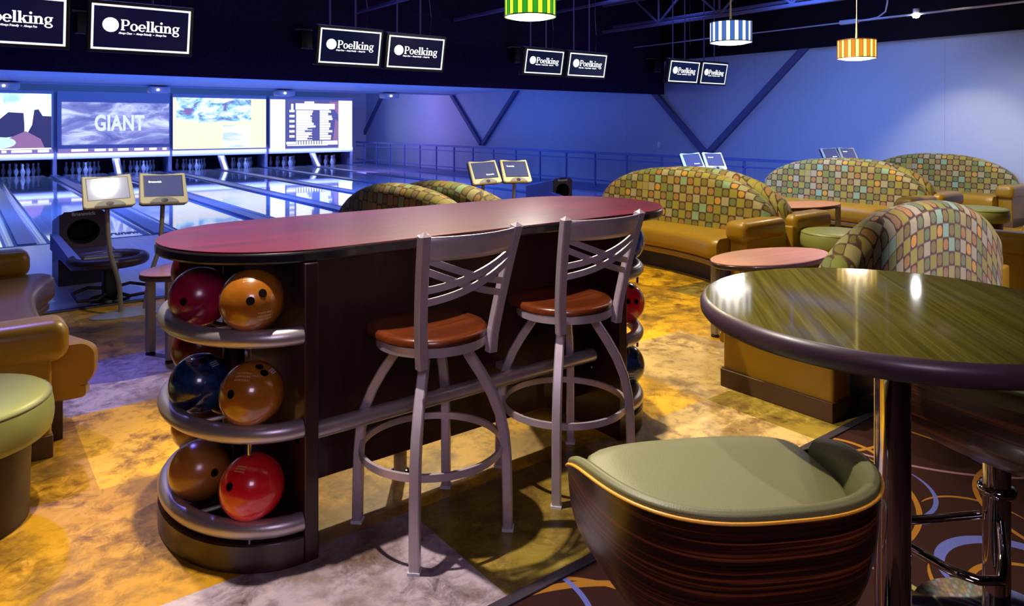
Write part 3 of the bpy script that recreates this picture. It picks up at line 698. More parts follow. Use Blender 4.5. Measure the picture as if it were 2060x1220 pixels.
# ================================================================== COUCHES
def make_couch(x, y, rz, label):
    c = thing('curved_back_couch', (x, y, 0), rz, label, 'couch', 'pattern backed couches of the lounge')
    L = 2.45; AW = .20; hL = L / 2
    # patterned arched back
    BL = hL - .10
    def H(t): return 0.62 + .40 * (max(0, 1 - abs(t) ** 2.3)) ** .62
    def sec(t, q):    # q 0..1 around: front bottom -> crown -> back bottom
        top = H(t); th = .20; r = .085
        zf = .40; zb = .28
        inset = 0
        l1 = top - r - zf; l2 = pi / 2 * r; l3 = th - 2 * r; l4 = l2; l5 = top - r - zb
        T = l1 + l2 + l3 + l4 + l5; s = q * T
        if s < l1: return (th + .05 - .05 * s / l1, zf + s, s)
        s2 = s - l1
        if s2 < l2: a = s2 / r; return (th - r + r * cos(a), top - r + r * sin(a), s)
        s2 -= l2
        if s2 < l3: return (th - r - s2, top, s)
        s2 -= l3
        if s2 < l4: a = s2 / r; return (r - r * sin(a), top - r + r * cos(a), s)
        s2 -= l4
        return (0, top - r - s2, s)
    mb = MB(); N = 44; K = 34
    def tt(u):
        return sin((u - .5) * pi) * .5 * .35 + (u - .5) * .65     # denser at the ends
    def fn(u, q):
        t = 2 * tt(u); v, z, s = sec(t, q); 
        e = max(0, abs(t) - .96) / .04; v = v + (.10 - v) * e * .45
        return (t * BL, v + .002, z)
    def uvf(u, q):
        t = 2 * tt(u); v, z, s = sec(t, q)
        return (t * BL + 3.0, z if s < .40 else (z - 0 if v > .15 else 2 * H(t) - z + .03) if False else s * 1.0 + 1.0)
    # front and back faces keep their rows level: measure the cloth down from a level line
    def uvl(u, q):
        t = 2 * tt(u); v, z, s = sec(t, q); top = H(t)
        if v > .10: return (t * BL + 3.0, z + 1.0 + max(0, .20 - v) * .7)
        return (t * BL + 3.0, 1.0 + top + .07 + (top - z) + .07)
    def uvb(u, q):
        t = 2 * tt(u); v, z, s = sec(t, q)
        return (t * BL + 3.0, (z + 1.0 + (.2 - v) * .5) if v > .1 else (3.0 - z))
    mb.grid(fn, N, K, uvfn=uvl)
    # end caps
    for u in (0, 1):
        ring = [fn(u, j / K) for j in range(K + 1)]; cx = sum(p[0] for p in ring) / len(ring)
        o = len(mb.v); mb.v += ring; fi = len(mb.f); f = tuple(o + j for j in range(K + 1)); mb.f.append(f if u else f[::-1])
        pts = ring if u else ring[::-1]
        mb.uv[fi] = [(p[1] + 1.1, p[2] + .6) for p in pts]
    mb.build('backrest', 'fabric', c, smooth=50)
    # concave seat cushion
    SLh = hL - AW + .005
    def F(t): return .70 + .20 * abs(t) ** 2.4
    def seat(z0, z1, r, grow, nm, mat, par):
        m2 = MB(); prof = []
        for i in range(5): a = -pi/2 + pi/2 * i / 4; prof.append((r * (cos(a) - 1), z0 + r + r * sin(a)))
        for i in range(7): a = pi/2 * i / 6; prof.append((r * (cos(a) - 1), z1 - r + r * sin(a)))
        prof = [(-9, z0)] + prof + [(-9, z1)]
        def fs(u, q):
            t = 2 * u - 1; i = min(int(round(q * (len(prof) - 1))), len(prof) - 1); dv, z = prof[i]
            e = max(0, abs(t) - .93) / .07; front = F(t) + grow - .05 * e * e
            v = front + dv if dv > -5 else .16
            if i == len(prof) - 1: z = z1 - .0
            return (t * SLh, v, z)
        m2.grid(fs, 40, len(prof) - 1)
        for u in (0, 1):
            ring = [fs(u, j / (len(prof) - 1)) for j in range(len(prof))]; o = len(m2.v); m2.v += ring
            f = tuple(o + j for j in range(len(ring))); m2.f.append(f if u else f[::-1])
        return m2.build(nm, mat, par, smooth=50)
    seat(.235, .44, .07, 0, 'seat_cushion', 'tan_vinyl', c)
    seat(.18, .235, .018, -.035, 'seat_rail', 'tan_vinyl', c)
    # plinth follows the seat
    pts = [(-SLh, .08)] + [((2 * i / 20 - 1) * SLh, F(2 * i / 20 - 1) - .18) for i in range(21)] + [(SLh, .08)]
    MB().prism(pts[::-1], 0, .185).build('plinth', 'dark_base', c)
    # arms
    for s in (-1, 1):
        x0, x1 = sorted((s * hL, s * (hL - AW)))
        ar = MB().rbox(x0 + .01, x1 - .01, .004, .66, .0, .50, .02).build('arm_panel', 'tan_vinyl', c, smooth=50)
        MB().box(x0 - .004, x1 - .002, .0, .665, .0, .10).build('base_board', 'brown_base', ar, bevel=.004)
        MB().rbox(x0 - .025, x1 + .012, .035, .73, .42, .605, .065, 6).build('arm_roll', 'tan_vinyl', c, smooth=60)
    return c
P = [-.33, 3.02, 6.37, 9.74]
YC = 5.05
c0 = make_couch(P[2] - .05, YC, pi / 2, 'patterned couch facing left, right behind the end of the dark bar')
copy_tree(c0, (P[2] + .05, YC, 0), -pi / 2, 'patterned couch seen edge on behind the nearest whole couch, green ottoman at its arm')
copy_tree(c0, (P[1] - .10, YC, 0), pi / 2, 'patterned couch whose arched top shows above the middle of the bar, left of its twin')
copy_tree(c0, (P[1] + .10, YC, 0), -pi / 2, 'patterned couch arch above the bar, right of its twin, below the cream consoles')
copy_tree(c0, (P[3] - .03, YC, 0), pi / 2, 'patterned couch facing left below the second most distant pair of consoles')
copy_tree(c0, (P[3] + .05, YC, 0), -pi / 2, 'patterned couch seen edge on behind the third couch, in front of the wall')
copy_tree(c0, (XW - .06, YC - .1, 0), pi / 2, 'most distant patterned couch standing against the pale right wall')
copy_tree(c0, (P[0] + .005, YC - .02, 0), -pi / 2, 'tan vinyl couch cut off by the left edge, its curved seat towards the bar')
copy_tree(c0, (4.68, 1.845, 0), 0, 'large patterned couch seen from behind past the round green table, back lit lavender')
copy_tree(c0, (8.03, 1.845, 0), 0, 'tan couch arm and seat at the right edge, behind the lavender lit couch')

# ottomans
def ottoman(x, y, r, label, proto=[None]):
    if proto[0] is None:
        p = thing('round_ottoman', (x, y, 0), 0, label, 'ottoman', 'round sage ottomans')
        pr = [(0, .315), (.29, .315), (.308, .322)] + [(.316 + .008 * sin(pi * i / 6) , .33 + .115 * i / 6) for i in range(0, 7)] + [(.310, .462), (.295, .474), (.26, .481), (.15, .486), (0, .487)]
        MB().lathe(pr, 48).build('cushion', 'green_vinyl', p, smooth=60)
        MB().tube([(.312 * cos(2 * pi * i / 48), .312 * sin(2 * pi * i / 48), .458) for i in range(48)], .004, 6, True).build('piping', 'sage_pad', p)
        MB().lathe([(.24, 0), (.25, .316)], 48).build('base', 'ottoman_base', p)
        proto[0] = p; return p
    return copy_tree(proto[0], (x, y, 0), 0, label)
ottoman(6.62, 3.50, .3, 'round sage ottoman at the arm of the couch pair, right of the oval pink table')
ottoman(-.02, 3.36, .3, 'round sage ottoman cut off by the left edge of the photo')
ottoman(9.85, 3.42, .3, 'round sage ottoman behind the lavender lit couch back')

# low oval tables
def oval_table(x, y, rz, a, b, h, label, proto=[None]):
    if proto[0] is None:
        p = thing('oval_cocktail_table', (x, y, 0), rz, label, 'table', 'low oval lounge tables')
        el = [(a * cos(2 * pi * i / 56), b * sin(2 * pi * i / 56)) for i in range(56)]
        MB().prism([(u * .995, v * .99) for u, v in el], h - .006, h).build('tabletop', 'pink_table', p)
        MB().prism(el, h - .04, h - .005).build('edge_band', 'rose_edge', p, bevel=.01)
        for (lx, ly) in ((-.42, .0), (.42, .0)):
            lg = MB().bar([(lx, ly - .13, .02), (lx, ly - .13, h - .04)], .05, .05, up=(1, 0, 0)).build('leg', 'grey_metal', p)
            MB().lathe([(0, 0), (.03, 0), (.03, .012), (.01, .02), (.01, .04)], 16, (lx, ly - .13, 0)).build('foot', 'black', lg)
            lg = MB().bar([(lx, ly + .13, .02), (lx, ly + .13, h - .04)], .05, .05, up=(1, 0, 0)).build('leg', 'grey_metal', p)
            MB().lathe([(0, 0), (.03, 0), (.03, .012), (.01, .02), (.01, .04)], 16, (lx, ly + .13, 0)).build('foot', 'black', lg)
        proto[0] = p; return p
    return copy_tree(proto[0], (x, y, 0), rz, label)
oval_table(4.62, 2.93, -.12, .54, .27, .55, 'low oval table with pink wood top, nearest, behind the round green table')
oval_table(7.9, 4.55, -.12, .62, .28, .55, 'low oval pink table half hidden between the couch pairs')
oval_table(1.43, 5.10, .25, .62, .28, .55, 'low oval table behind the ball racks, lit blue, left end of the bar')

# ================================================================== THE BAR
BX0, BX1, BY, BR = 1.02, 2.62, 2.82, .45
def stadium(x0, x1, y, r, n=24):
    return [(x1 + r * cos(-pi/2 + pi * i / n), y + r * sin(-pi/2 + pi * i / n)) for i in range(n + 1)] + \
           [(x0 + r * cos(pi/2 + pi * i / n), y + r * sin(pi/2 + pi * i / n)) for i in range(n + 1)]
bar = thing('ball_rack_bar', (1.8, BY, 0), 0, 'long dark wood bar with rounded cherry top and ball racks in both ends', 'bar table')
def L(pts, dx=1.8, dy=BY): return [(a - dx, b - dy) for a, b in pts]
TH = 1.067
MB().prism(L(stadium(BX0, BX1, BY, BR)), TH - .006, TH).build('counter_top', 'cherry_top', bar)
MB().prism(L(stadium(BX0, BX1, BY, BR + .004)), TH - .045, TH - .004).build('top_edge', 'black_edge', bar, bevel=.009)
x0, x1 = .935 - 1.8, 2.52 - 1.8
for xx, nm in ((x0, 'l'), (x1, 'r')):
    s = -1 if xx < 0 else 1
    MB().box(min(xx, xx + s * -.05), max(xx, xx + s * -.05), 2.36 - BY, 3.28 - BY, .0, TH - .045).build('end_panel', 'dark_panel', bar, bevel=.004)
    bs = MB()
    half = [(xx + s * .355 * cos(-pi/2 + pi * i / 28), .46 * sin(-pi/2 + pi * i / 28)) for i in range(29)]
    bs.prism(half if s > 0 else half[::-1], 0, .095)
    bs.build('rack_base', 'dark_panel_h', bar, bevel=.005)
    MB().lathe([(.04, .09), (.04, TH - .05)], 20, (xx + s * .10, 0, 0)).build('rack_post', 'dark_panel_h', bar)
    # bolts
    b2 = MB()
    for zz in (.16, .47, .79): 
        for yb in (-.3, .3): b2.lathe([(0, .006), (.008, .004), (.008, 0)], 10, (0, 0, 0)) if False else None
    for zz in (.135, .455, .775):
        rr = .435
        path = [(xx + s * .0, -rr, zz)] + [(xx + s * (.0 + .325 * cos(-pi/2 + pi * i / 32)), rr * sin(-pi/2 + pi * i / 32), zz) for i in range(33)] + [(xx, rr, zz)]
        tb = MB().tube(path, .031, 16).build('rack_tube', 'rail_metal', bar, smooth=60)
        MB().tube([(xx + s * .02, -.19 * .8, zz - .01), (xx + s * .25, -.14, zz - .012), (xx + s * .31, -.10, zz - .015)], .008, 8).build('support_rod', 'grey_metal', tb)
        MB().tube([(xx + s * .02, .16, zz - .01), (xx + s * .25, .14, zz - .012), (xx + s * .31, .10, zz - .015)], .008, 8).build('support_rod', 'grey_metal', tb)
        MB().lathe([(0, -.05), (.006, -.048), (.006, 0)], 8, (xx + s * .16, -.38, zz - .02)).build('screw', 'chrome', tb)
        MB().tube([(xx + s * (.02 + .16 * cos(-pi/2 + pi * i / 16)), .16 * sin(-pi/2 + pi * i / 16), zz - .02) for i in range(17)], .010, 8).build('inner_ring', 'dark_panel_h', tb)
    for (bx, bz) in ((xx - s * .054, .86), (xx - s * .054, .47), (xx - s * .054, .30)):
        pass
MB().box(x0 + .03, x1 - .03, 2.60 - BY, 2.64 - BY, .15, TH - .045).build('front_panel', 'dark_panel', bar, bevel=.003)
fr = MB().tube([(x0 - .0, 2.44 - BY, .41), (2.37 - 1.8, 2.44 - BY, .41)], .030, 16).build('foot_rail', 'rail_metal', bar, smooth=60)
MB().box(.12, .16, 2.44 - BY, 2.61 - BY, .395, .425).build('rail_bracket', 'rail_metal', fr, bevel=.004)
for xx in (.70, -.3):
    lg = MB().lathe([(.028, .0), (.028, TH - .05)], 18, (xx - .0, 2.72 - BY, 0)).build('support_leg', 'grey_metal', bar)
    MB().lathe([(.05, 0), (.05, .008), (.03, .02)], 18, (xx, 2.72 - BY, 0)).build('leg_foot', 'chrome', lg)
bl = MB()
for (u, w, zz) in ((2.471, 2.45, .84), (2.471, 2.45, .47), (2.471, 2.55, .30), (2.471, 2.42, .62), (2.30, 2.592, .86), (2.30, 2.592, .52)):
    bl.lathe([(.0, -.006), (.007, -.004), (.007, .006)], 10, (u - 1.8, w - BY, zz))
bl.build('panel_bolts', 'chrome', bar)

# bowling balls
RB = .108
def ball(ang, zt, side, mat, label, holes, rr=.27, dz=.118, marks=None, group='bowling balls in the bar racks'):
    if side < 0 and abs(ang) < .2: rr, dz = .228, .086
    xx = .935 if side < 0 else 2.52
    cx = xx + side * rr * cos(ang); cy = BY + rr * 1.40 * sin(ang); cz = zt + dz
    p = thing('bowling_ball', (cx, cy, cz - RB), 0, label, 'bowling ball', group)
    bm_ = MB(); n, m = 36, 24
    prof = [(max(0, RB * sin(pi * i / m)), -RB * cos(pi * i / m)) for i in range(m + 1)]
    bm_.lathe(prof, n, (0, 0, RB)); bm_.build('ball', mat, p, smooth=80)
    vd = Vector((-cx, -cy, 1.5 - cz)).normalized(); vr = vd.cross(Vector((0, 0, 1))).normalized() * -1; vu = vr.cross(vd) * -1
    def hd(a, b): return vd * sqrt(max(.02, 1 - a * a - b * b)) + vr * a + vu * b
    for d in holes:
        d = hd(*d).normalized()
        h = MB().lathe([(0, .0010), (.0125, .0008), (.0140, -.001)], 18)
        o = h.build('finger_hole', 'hole', p); o.location = d * (RB + .0004) + Vector((0, 0, RB)); o.rotation_euler = d.to_track_quat('Z', 'Y').to_euler()
    for (d, kind, sz) in (marks or []):
        d = hd(*d).normalized()
        m2 = MB()
        rr2 = random.Random(int(sz * 1e4) + len(label))
        for row in range(3):
            xq = -sz
            while xq < sz:
                wq = rr2.uniform(.2, .5) * sz * .5
                m2.box(xq, min(xq + wq, sz), (row - 1) * sz * .5, (row - 1) * sz * .5 + sz * .22, -.004, .0004); xq += wq + sz * .10
        q = d.to_track_quat('Z', 'Y'); 
        me = []
        for v in m2.v:
            w = q @ Vector((v[0], v[1], 0)) + d * RB; w = w.normalized() * (RB + (.0006 if v[2] > 0 else -.002)); me.append(tuple(w + Vector((0, 0, RB))))
        m2.v = me; m2.build('engraved_print', 'gold_print' if kind == 'g' else 'print_pale', p, smooth=0)
    return p
zT, zM, zB = .775, .455, .135
ball(radians(-4), zT, -1, 'b_crimson', 'crimson ball on the top left rack tube, left of an amber ball', [(-.5, -.12)])
ball(radians(-60), zT, -1, 'b_orange', 'amber ball with two finger holes on the top left rack', [(-.05, -.02), (.31, .19)], marks=[((.36, -.52), 'g', .024), ((-.10, .62), 'g', .018)])
ball(radians(58), zT, -1, 'b_darkred', 'dark maroon ball mostly hidden at the back of the top left rack', [])
ball(radians(-4), zM, -1, 'b_navy', 'glossy navy ball on the middle left rack', [(.10, .70), (.32, .82)], marks=[((.46, .55), 'w', .016), ((-.30, .78), 'w', .014)])
ball(radians(-60), zM, -1, 'b_orange', 'amber ball with gold lettering on the middle left rack', [(.36, .56), (.22, .76), (-.62, .04)], marks=[((-.28, .50), 'g', .026), ((.62, .58), 'w', .014)])
ball(radians(58), zM, -1, 'b_darkred', 'dark maroon ball behind the navy ball on the middle left rack', [])
ball(radians(-4), zB, -1, 'b_brown', 'dull ochre ball on the bottom left rack', [(.45, -.18)])
ball(radians(-60), zB, -1, 'b_red', 'bright red ball on the bottom left rack', [(-.66, .08)], marks=[((-.35, .52), 'g', .018)])
ball(radians(58), zB, -1, 'b_brown', 'brown ball hidden at the back of the bottom left rack', [])
ball(radians(-40), zT, 1, 'b_blue', 'marbled blue ball on the top right rack', [])
ball(radians(-40), zM, 1, 'b_red', 'bright red ball on the middle right rack with finger holes', [(.20, .06), (.58, .06), (.35, .75)])
ball(radians(-40), zB, 1, 'b_navy', 'dark blue ball with pale emblem on the bottom right rack', [], marks=[((.35, -.55), 'w', .03)])

# ================================================================== CROSS BACK BAR STOOLS
def make_stool(x, y, rz, label):
    p = thing('cross_back_bar_stool', (x, y, 0), rz, label, 'bar stool', 'metal cross back stools at the bar')
    # legs: square tube, bowed
    for k in range(4):
        a = pi / 4 + k * pi / 2; e = Vector((cos(a), sin(a), 0))
        prof = [(.115, .685), (.145, .635), (.185, .575), (.225, .505), (.255, .43), (.272, .35), (.280, .26), (.283, .12), (.285, .004)]
        tang = (-sin(a), cos(a), 0)
        lg = MB().bar([(e.x * r, e.y * r, z) for r, z in prof], .036, .036, up=(e.x, e.y, 0.02)).build('leg', 'stool_metal', p, smooth=40)
        MB().box(-.021, .021, -.021, .021, 0, .010).build('foot_cap', 'white_plastic', lg, loc=(e.x * .285, e.y * .285, 0), rot=(0, 0, a))
    rr = .262
    MB().sweep([(rr * cos(2 * pi * i / 56), rr * sin(2 * pi * i / 56), .305) for i in range(56)], [(-.006, -.013), (.006, -.013), (.006, .013), (-.006, .013)], True).build('foot_ring', 'stool_metal', p)
    # seat frame and swivel
    MB().lathe([(.19, .690), (.205, .690), (.205, .722), (.19, .722)], 48).build('seat_frame', 'stool_metal', p, smooth=40)
    MB().lathe([(.0, .672), (.12, .672), (.12, .690), (.0, .690)], 24).build('swivel_plate', 'stool_metal', p, smooth=40)
    # wooden seat: rounded back, squarer front (front = +y)
    out = []
    for i in range(56):
        a = 2 * pi * i / 56; ca, sa = cos(a), sin(a); n = 2.0 if sa < 0 else 3.4
        r = (abs(ca) ** n + abs(sa) ** n) ** (-1 / n); out.append((.208 * r * ca, (.205 if sa < 0 else .225) * r * sa))
    sm = MB(); rings = [(.93, .718), (1.0, .726), (1.0, .742), (.95, .752), (.75, .747), (.4, .742), (.05, .741)]
    o = len(sm.v)
    for s, z in rings: sm.v += [(u * s, v * s, z) for u, v in out]
    for j in range(len(rings) - 1):
        for i in range(56): sm.f.append((o + j * 56 + i, o + j * 56 + (i + 1) % 56, o + (j + 1) * 56 + (i + 1) % 56, o + (j + 1) * 56 + i))
    sm.f.append(tuple(range(56))[::-1]); sm.f.append(tuple((len(rings) - 1) * 56 + i for i in range(56)))
    sm.build('seat', 'seat_wood', p, smooth=60)
    # back posts (back = -y), flared outwards and leaning back
    def post(s, z): f = (z - .69) / .44; return Vector((s * (.150 + .048 * f ** .9), -.165 - .09 * f ** 1.3 + .0, z))
    for s in (-1, 1):
        pth = [post(s, .665 + .465 * i / 8) if i else post(s, .69) - Vector((0, 0, .03)) for i in range(9)]
        po = MB().bar([tuple(q) for q in pth], .038, .034, up=(0, 1, 0)).build('back_post', 'stool_metal', p, smooth=40)
        t_ = pth[-1]
        MB().add([(t_.x - .018, t_.y - .018, t_.z - .002), (t_.x + .018, t_.y - .018, t_.z - .002), (t_.x + .018, t_.y + .018, t_.z - .002), (t_.x - .018, t_.y + .018, t_.z - .002), (t_.x, t_.y, t_.z + .014)],
                 [(0, 1, 4), (1, 2, 4), (2, 3, 4), (3, 0, 4), (3, 2, 1, 0)]).build('post_cap', 'stool_metal', po, smooth=0)
    # curved top slat
    def bow(u, z, dep=.05):
        f = (z - .69) / .44; w = .150 + .048 * f ** .9; yb = -.165 - .09 * f ** 1.3
        return (u * w, yb - dep * (1 - u * u), z)
    m2 = MB(); N = 20
    def slat(u, q):
        uu = 2 * u - 1; z = 1.126 - .082 * q - .014 * (1 - uu * uu)* (1-q) * 0
        return bow(uu, z)
    m2.grid(slat, N, 4); m2.build('top_slat', 'stool_metal', p, smooth=40, solid=.006)
    for (za, zb) in ((1.052, .925), (1.012, .882), (.937, 1.045), (.893, 1.008)):
        m3 = MB(); K = 16; off = .0 if za > zb else -.004
        def st(u, q): uu = 2 * u - 1; z = za + (zb - za) * u; 
        pts = []
        for i in range(K + 1):
            uu = 2 * i / K - 1; z = za + (zb - za) * (i / K) - .012 * (1 - uu * uu); b = bow(uu, z, .05); pts.append((b[0], b[1] + off, b[2]))
        sec = [(-.004, -.012), (.004, -.012), (.004, .012), (-.004, .012)]
        m3.sweep(pts, sec).build('cross_slat', 'stool_metal', p, smooth=40)
    return p
st0 = make_stool(1.400, 2.296, radians(2), 'pewter cross back bar stool, the nearer and left one at the bar')
copy_tree(st0, (2.065, 2.300, 0), radians(-3), 'pewter cross back bar stool, the right one at the far end of the bar')

# ================================================================== ROUND HIGH TABLE
TC = (1.775, .80)
rt = thing('round_high_table', (TC[0], TC[1], 0), 0, 'round high table with glossy green streaked top on a chrome column, right foreground', 'table')
t = NT('green_streaked_laminate'); c = t.coord()
cr = t.mapv(c, rot=(0, 0, radians(-42))); cc = t.mapv(cr, (2.2, 120, 2))
n = t.noise(cc, 1, 6, .65, .3); n2 = t.noise(t.mapv(cr, (1.2, 30, 2)), 1, 4)
f = t.math('ADD', t.math('MULTIPLY', n, .7), t.math('MULTIPLY', n2, .4))
mtop = t.set(color=t.ramp(f, [(.38, (.070, .058, .006)), (.55, (.13, .11, .012)), (.72, (.20, .17, .03))]), rough=.07, coat=0, spec=.42)
MB().lathe([(.4318, TH - .010), (.4318, TH), (0, TH)], 96).build('tabletop', mtop, rt, smooth=30)
M['plum_edge'] = plain('plum_rubber_edge', (.055, .028, .042), .38, coat=.1)
MB().lathe([(.10, TH - .052), (.42, TH - .052), (.437, TH - .046), (.446, TH - .034), (.447, TH - .016), (.440, TH - .004), (.432, TH + .0002)], 96, caps=False).build('edge_band', 'plum_edge', rt, smooth=60)
MB().lathe([(.040, .02), (.040, TH - .05)], 48).build('column', 'chrome', rt, smooth=60)
MB().lathe([(0, 0), (.26, 0), (.26, .012), (.05, .035), (.0, .036)], 48).build('base_plate', 'chrome', rt, smooth=60)
MB().lathe([(.09, TH - .06), (.09, TH - .052)], 32).build('top_flange', 'chrome', rt)

# ================================================================== ZEBRA WOOD BUCKET STOOLS
t = NT('zebra_wood_veneer'); c = t.coord(); X = t.xyz(c)
w1 = t.noise(t.mapv(c, (1.0, 1.0, 95)), 1, 4, .6, .8); w2 = t.noise(t.mapv(c, (2.5, 2.5, 190)), 1, 3, .6, .4)
f = t.math('ADD', t.math('MULTIPLY', w1, .6), t.math('MULTIPLY', w2, .45))
mz = t.set(color=t.ramp(f, [(.40, (.010, .003, .002)), (.54, (.035, .009, .005)), (.66, (.24, .055, .016))]), rough=.32, coat=.3, coat_rough=.2)
M['gold_edge'] = plain('bright_ply_edge', (.95, .45, .04), .4, var=.05)
def bucket_stool(x, y, rz, label):
    p = thing('bucket_bar_stool', (x, y, 0), rz, label, 'bar stool', 'bucket stools at the round table')   # front = +y
    W, Dp = .285, .372
    def plan(a):            # a: 0 = straight back, +-pi = front
        n = 2.8; sx_, cx_ = sin(a), cos(a)
        r = (abs(sx_ / W) ** n + abs(cx_ / (Dp if cx_ > 0 else .075)) ** n) ** (-1 / n)
        return r * sx_, -r * cx_
    def rim(a):
        q = abs(a) / pi; return .850 - .062 * min(1, q / .5) ** 3.5 - .045 * min(1, max(0, (q - .50) / .08))
    N = 96; K = 16
    def shell(u, q, off=0.0):
        a = -pi + 2 * pi * u; px, py = plan(a); zt = rim(a)
        z = zt + (.52 - zt) * q; s = 1 - .05 * q - .50 * q ** 3.4 + off
        return (px * s, (py + .14) * s - .14, z)
    m1 = MB(); m1.grid(shell, N, K)
    m1.f.append(tuple(i * (K + 1) + K for i in range(N)))
    m1.build('shell', mz, p, smooth=70)
    am = radians(93)
    def arc(off, dz, n=60): return [(plan(-am + 2 * am * i / n)[0] * (1 + off), plan(-am + 2 * am * i / n)[1] * (1 + off), rim(-am + 2 * am * i / n) + dz) for i in range(n + 1)]
    MB().tube(arc(.006, .0), .0032, 8).build('rim_edge', 'gold_edge', p)
    # padded back lining: thin roll at the rim and a face going down inside
    m2 = MB(); n = 72
    def lin(u, q):
        a = -am + 2 * am * u; px, py = plan(a); zt = rim(a); e = min(1, (1 - abs(2 * u - 1)) / .05)
        th = .034 * (.35 + .65 * e)
        prf = [(.0, -.002), (-.004, .010), (-.35 * th / .05, .016), (-.7 * th / .05, .010), (-1 * th / .05, -.006), (-1.15 * th / .05, -.05), (-1.2 * th / .05, -.11)]
        k = q * 6; i = min(int(k), 5); g = k - i; d = prf[i][0] * .05 * (1 - g) + prf[i + 1][0] * .05 * g; z = prf[i][1] * (1 - g) + prf[i + 1][1] * g
        L_ = sqrt(px * px + py * py); z = z if z > 0 else z * (.25 + .75 * e)
        return (px * (1 + d / L_ - .002), py * (1 + d / L_ - .002), zt + z)
    m2.grid(lin, n, 18); m2.build('back_lining', 'sage_pad', p, smooth=70)
    # seat pad
    m4 = MB(); n = 72; rings = [(.99, .0), (1.0, .012), (1.0, .030), (.985, .041), (.95, .046), (.7, .051), (.35, .054), (.03, .055)]
    pts = []
    for i in range(n):
        a = -pi + 2 * pi * i / n; sx_, cx_ = sin(a), cos(a); nn = 2.8
        r = (abs(sx_ / .246) ** nn + abs(cx_ / (.335 if cx_ > 0 else .085)) ** nn) ** (-1 / nn); pts.append((r * sx_, -r * cx_))
    o = 0
    for s, z in rings: m4.v += [(u * s, v * s, .742 + z) for u, v in pts]
    for j in range(len(rings) - 1):
        for i in range(n): m4.f.append((j * n + i, j * n + (i + 1) % n, (j + 1) * n + (i + 1) % n, (j + 1) * n + i))
    m4.f.append(tuple((len(rings) - 1) * n + i for i in range(n))); m4.f.append(tuple(range(n))[::-1])
    m4.build('seat_pad', 'sage_pad', p, smooth=60)
    MB().lathe([(.036, .02), (.036, .60)], 36, (0, -.14, 0)).build('column', 'chrome', p, smooth=60)
    MB().lathe([(.045, .40), (.050, .405), (.050, .42), (.045, .425)], 36, (0, -.14, 0)).build('column_collar', 'chrome', p, smooth=60)
    MB().lathe([(0, 0), (.22, 0), (.22, .012), (.05, .035), (.0, .036)], 48, (0, -.14, 0)).build('base_plate', 'chrome', p, smooth=60)
    f = [(-.03, .03, .33), (-.10, .14, .31), (-.155, .25, .30), (-.13, .30, .30), (-.07, .325, .30), (.07, .325, .30), (.13, .30, .30), (.155, .25, .30), (.10, .14, .31), (.03, .03, .33)]
    MB().tube([(a, b - .14, c2) for a, b, c2 in f], .0125, 12).build('foot_rest', 'chrome', p, smooth=60)
    return p
b0 = bucket_stool(1.258, .972, radians(-29), 'bucket bar stool with sage pad and striped dark veneer shell, nearest the camera')
copy_tree(b0, (2.303, .829, 0), radians(78), 'bucket bar stool with striped veneer half hidden under the round table at the right')

# ================================================================== CONSOLES
def make_console(x, y, rz, label):
    p = thing('bowler_console', (x, y, 0), rz, label, 'console', 'twin screen bowler consoles')
    MB().lathe([(0, 0), (.30, 0), (.30, .010), (.12, .035), (0, .040)], 40, sy=.45).build('base_plate', 'grey_metal', p, smooth=50)
    for s in (-1, 1):
        pth = []
        for i in range(15):
            f = i / 14; z = .03 + .86 * f
            xo = s * (.085 + .025 * f + .085 * (1 / (1 + math.exp(-(f - .42) * 11))))
            pth.append((xo, -.02 - .03 * sin(f * pi) - .10 * f, z))
        po = MB().tube(pth, .017, 12).build('pole', 'grey_metal', p, smooth=60)
        hd_ = bpy.data.objects.new('screen_head', None)
        hx = s * .192
        base = Matrix.Translation((hx, -.16, 1.0)) @ Matrix.Rotation(radians(62), 4, 'X') @ Matrix.Rotation(radians(-s * 2), 4, 'Z')
        w, h = .165, .125
        out = []
        for i in range(13): u = i / 12; out.append((-w + 2 * w * u, h - .012 * sin(u * pi) ** 2))
        out = out + [(w + .012, -h), (w - .01, -h - .014), (-w + .01, -h - .014), (-w - .012, -h)]
        m_ = MB().prism(out[::-1], -.03, .0)
        hd2 = m_.build('screen_head', 'cream', p, bevel=.008); hd2.matrix_local = base
        bk = MB().prism([(a * .97, b * .97) for a, b in out][::-1], -.055, -.028).build('rear_shell', 'black', hd2)
        sc = MB().box(-w + .028, w - .028, -h + .050, h - .028, -.004, .0015).build('display', 'screen_glass_painted_reflection' if (s < 0 and x < 2) else 'screen_glass', hd2, smooth=0)
        MB().box(-w + .022, w - .022, -h + .044, h - .022, -.004, .0006).build('display_rim', 'black', hd2, smooth=0)
        ar = MB().add([(-.105, -h - .013, .001)] + [(.105 * cos(pi - pi * i / 16), -h - .013 + .052 * sin(pi * i / 16), .006 if 0 < i < 16 else .001) for i in range(1, 16)] + [(.105, -h - .013, .001)], [tuple(range(17))[::-1]])
        ar.build('button_plate', 'grey_plastic', hd2, smooth=0, solid=-.004)
        MB().lathe([(0, .012), (.026, .011), (.028, .004)], 20, (0, -h + .010, 0), sy=.6).build('speaker_button', 'hood', hd2)
        text('screen_word', 'Brunswick', .022, 'text_white', hd2, ((-.06, .045, .003) if s > 0 else (.05, -.04, .003)), (0, 0, 0), offset=.0008, extrude=.0004) if not (s < 0 and x < 2) else None
        bpy.data.objects.remove(hd_)
    return p
make_console(1.09, 6.30, 0, 'twin cream touch screens on curved poles beside the ball return at the left')
cn = make_console(4.58, 6.25, radians(-6), 'twin cream touch screens above the couch arches over the bar')
copy_tree(cn, (7.98, 6.20, 0), radians(-10), 'twin cream touch screens above the largest patterned couch')
copy_tree(cn, (11.40, 6.10, 0), radians(-14), 'most distant twin touch screens, above the third patterned couch')

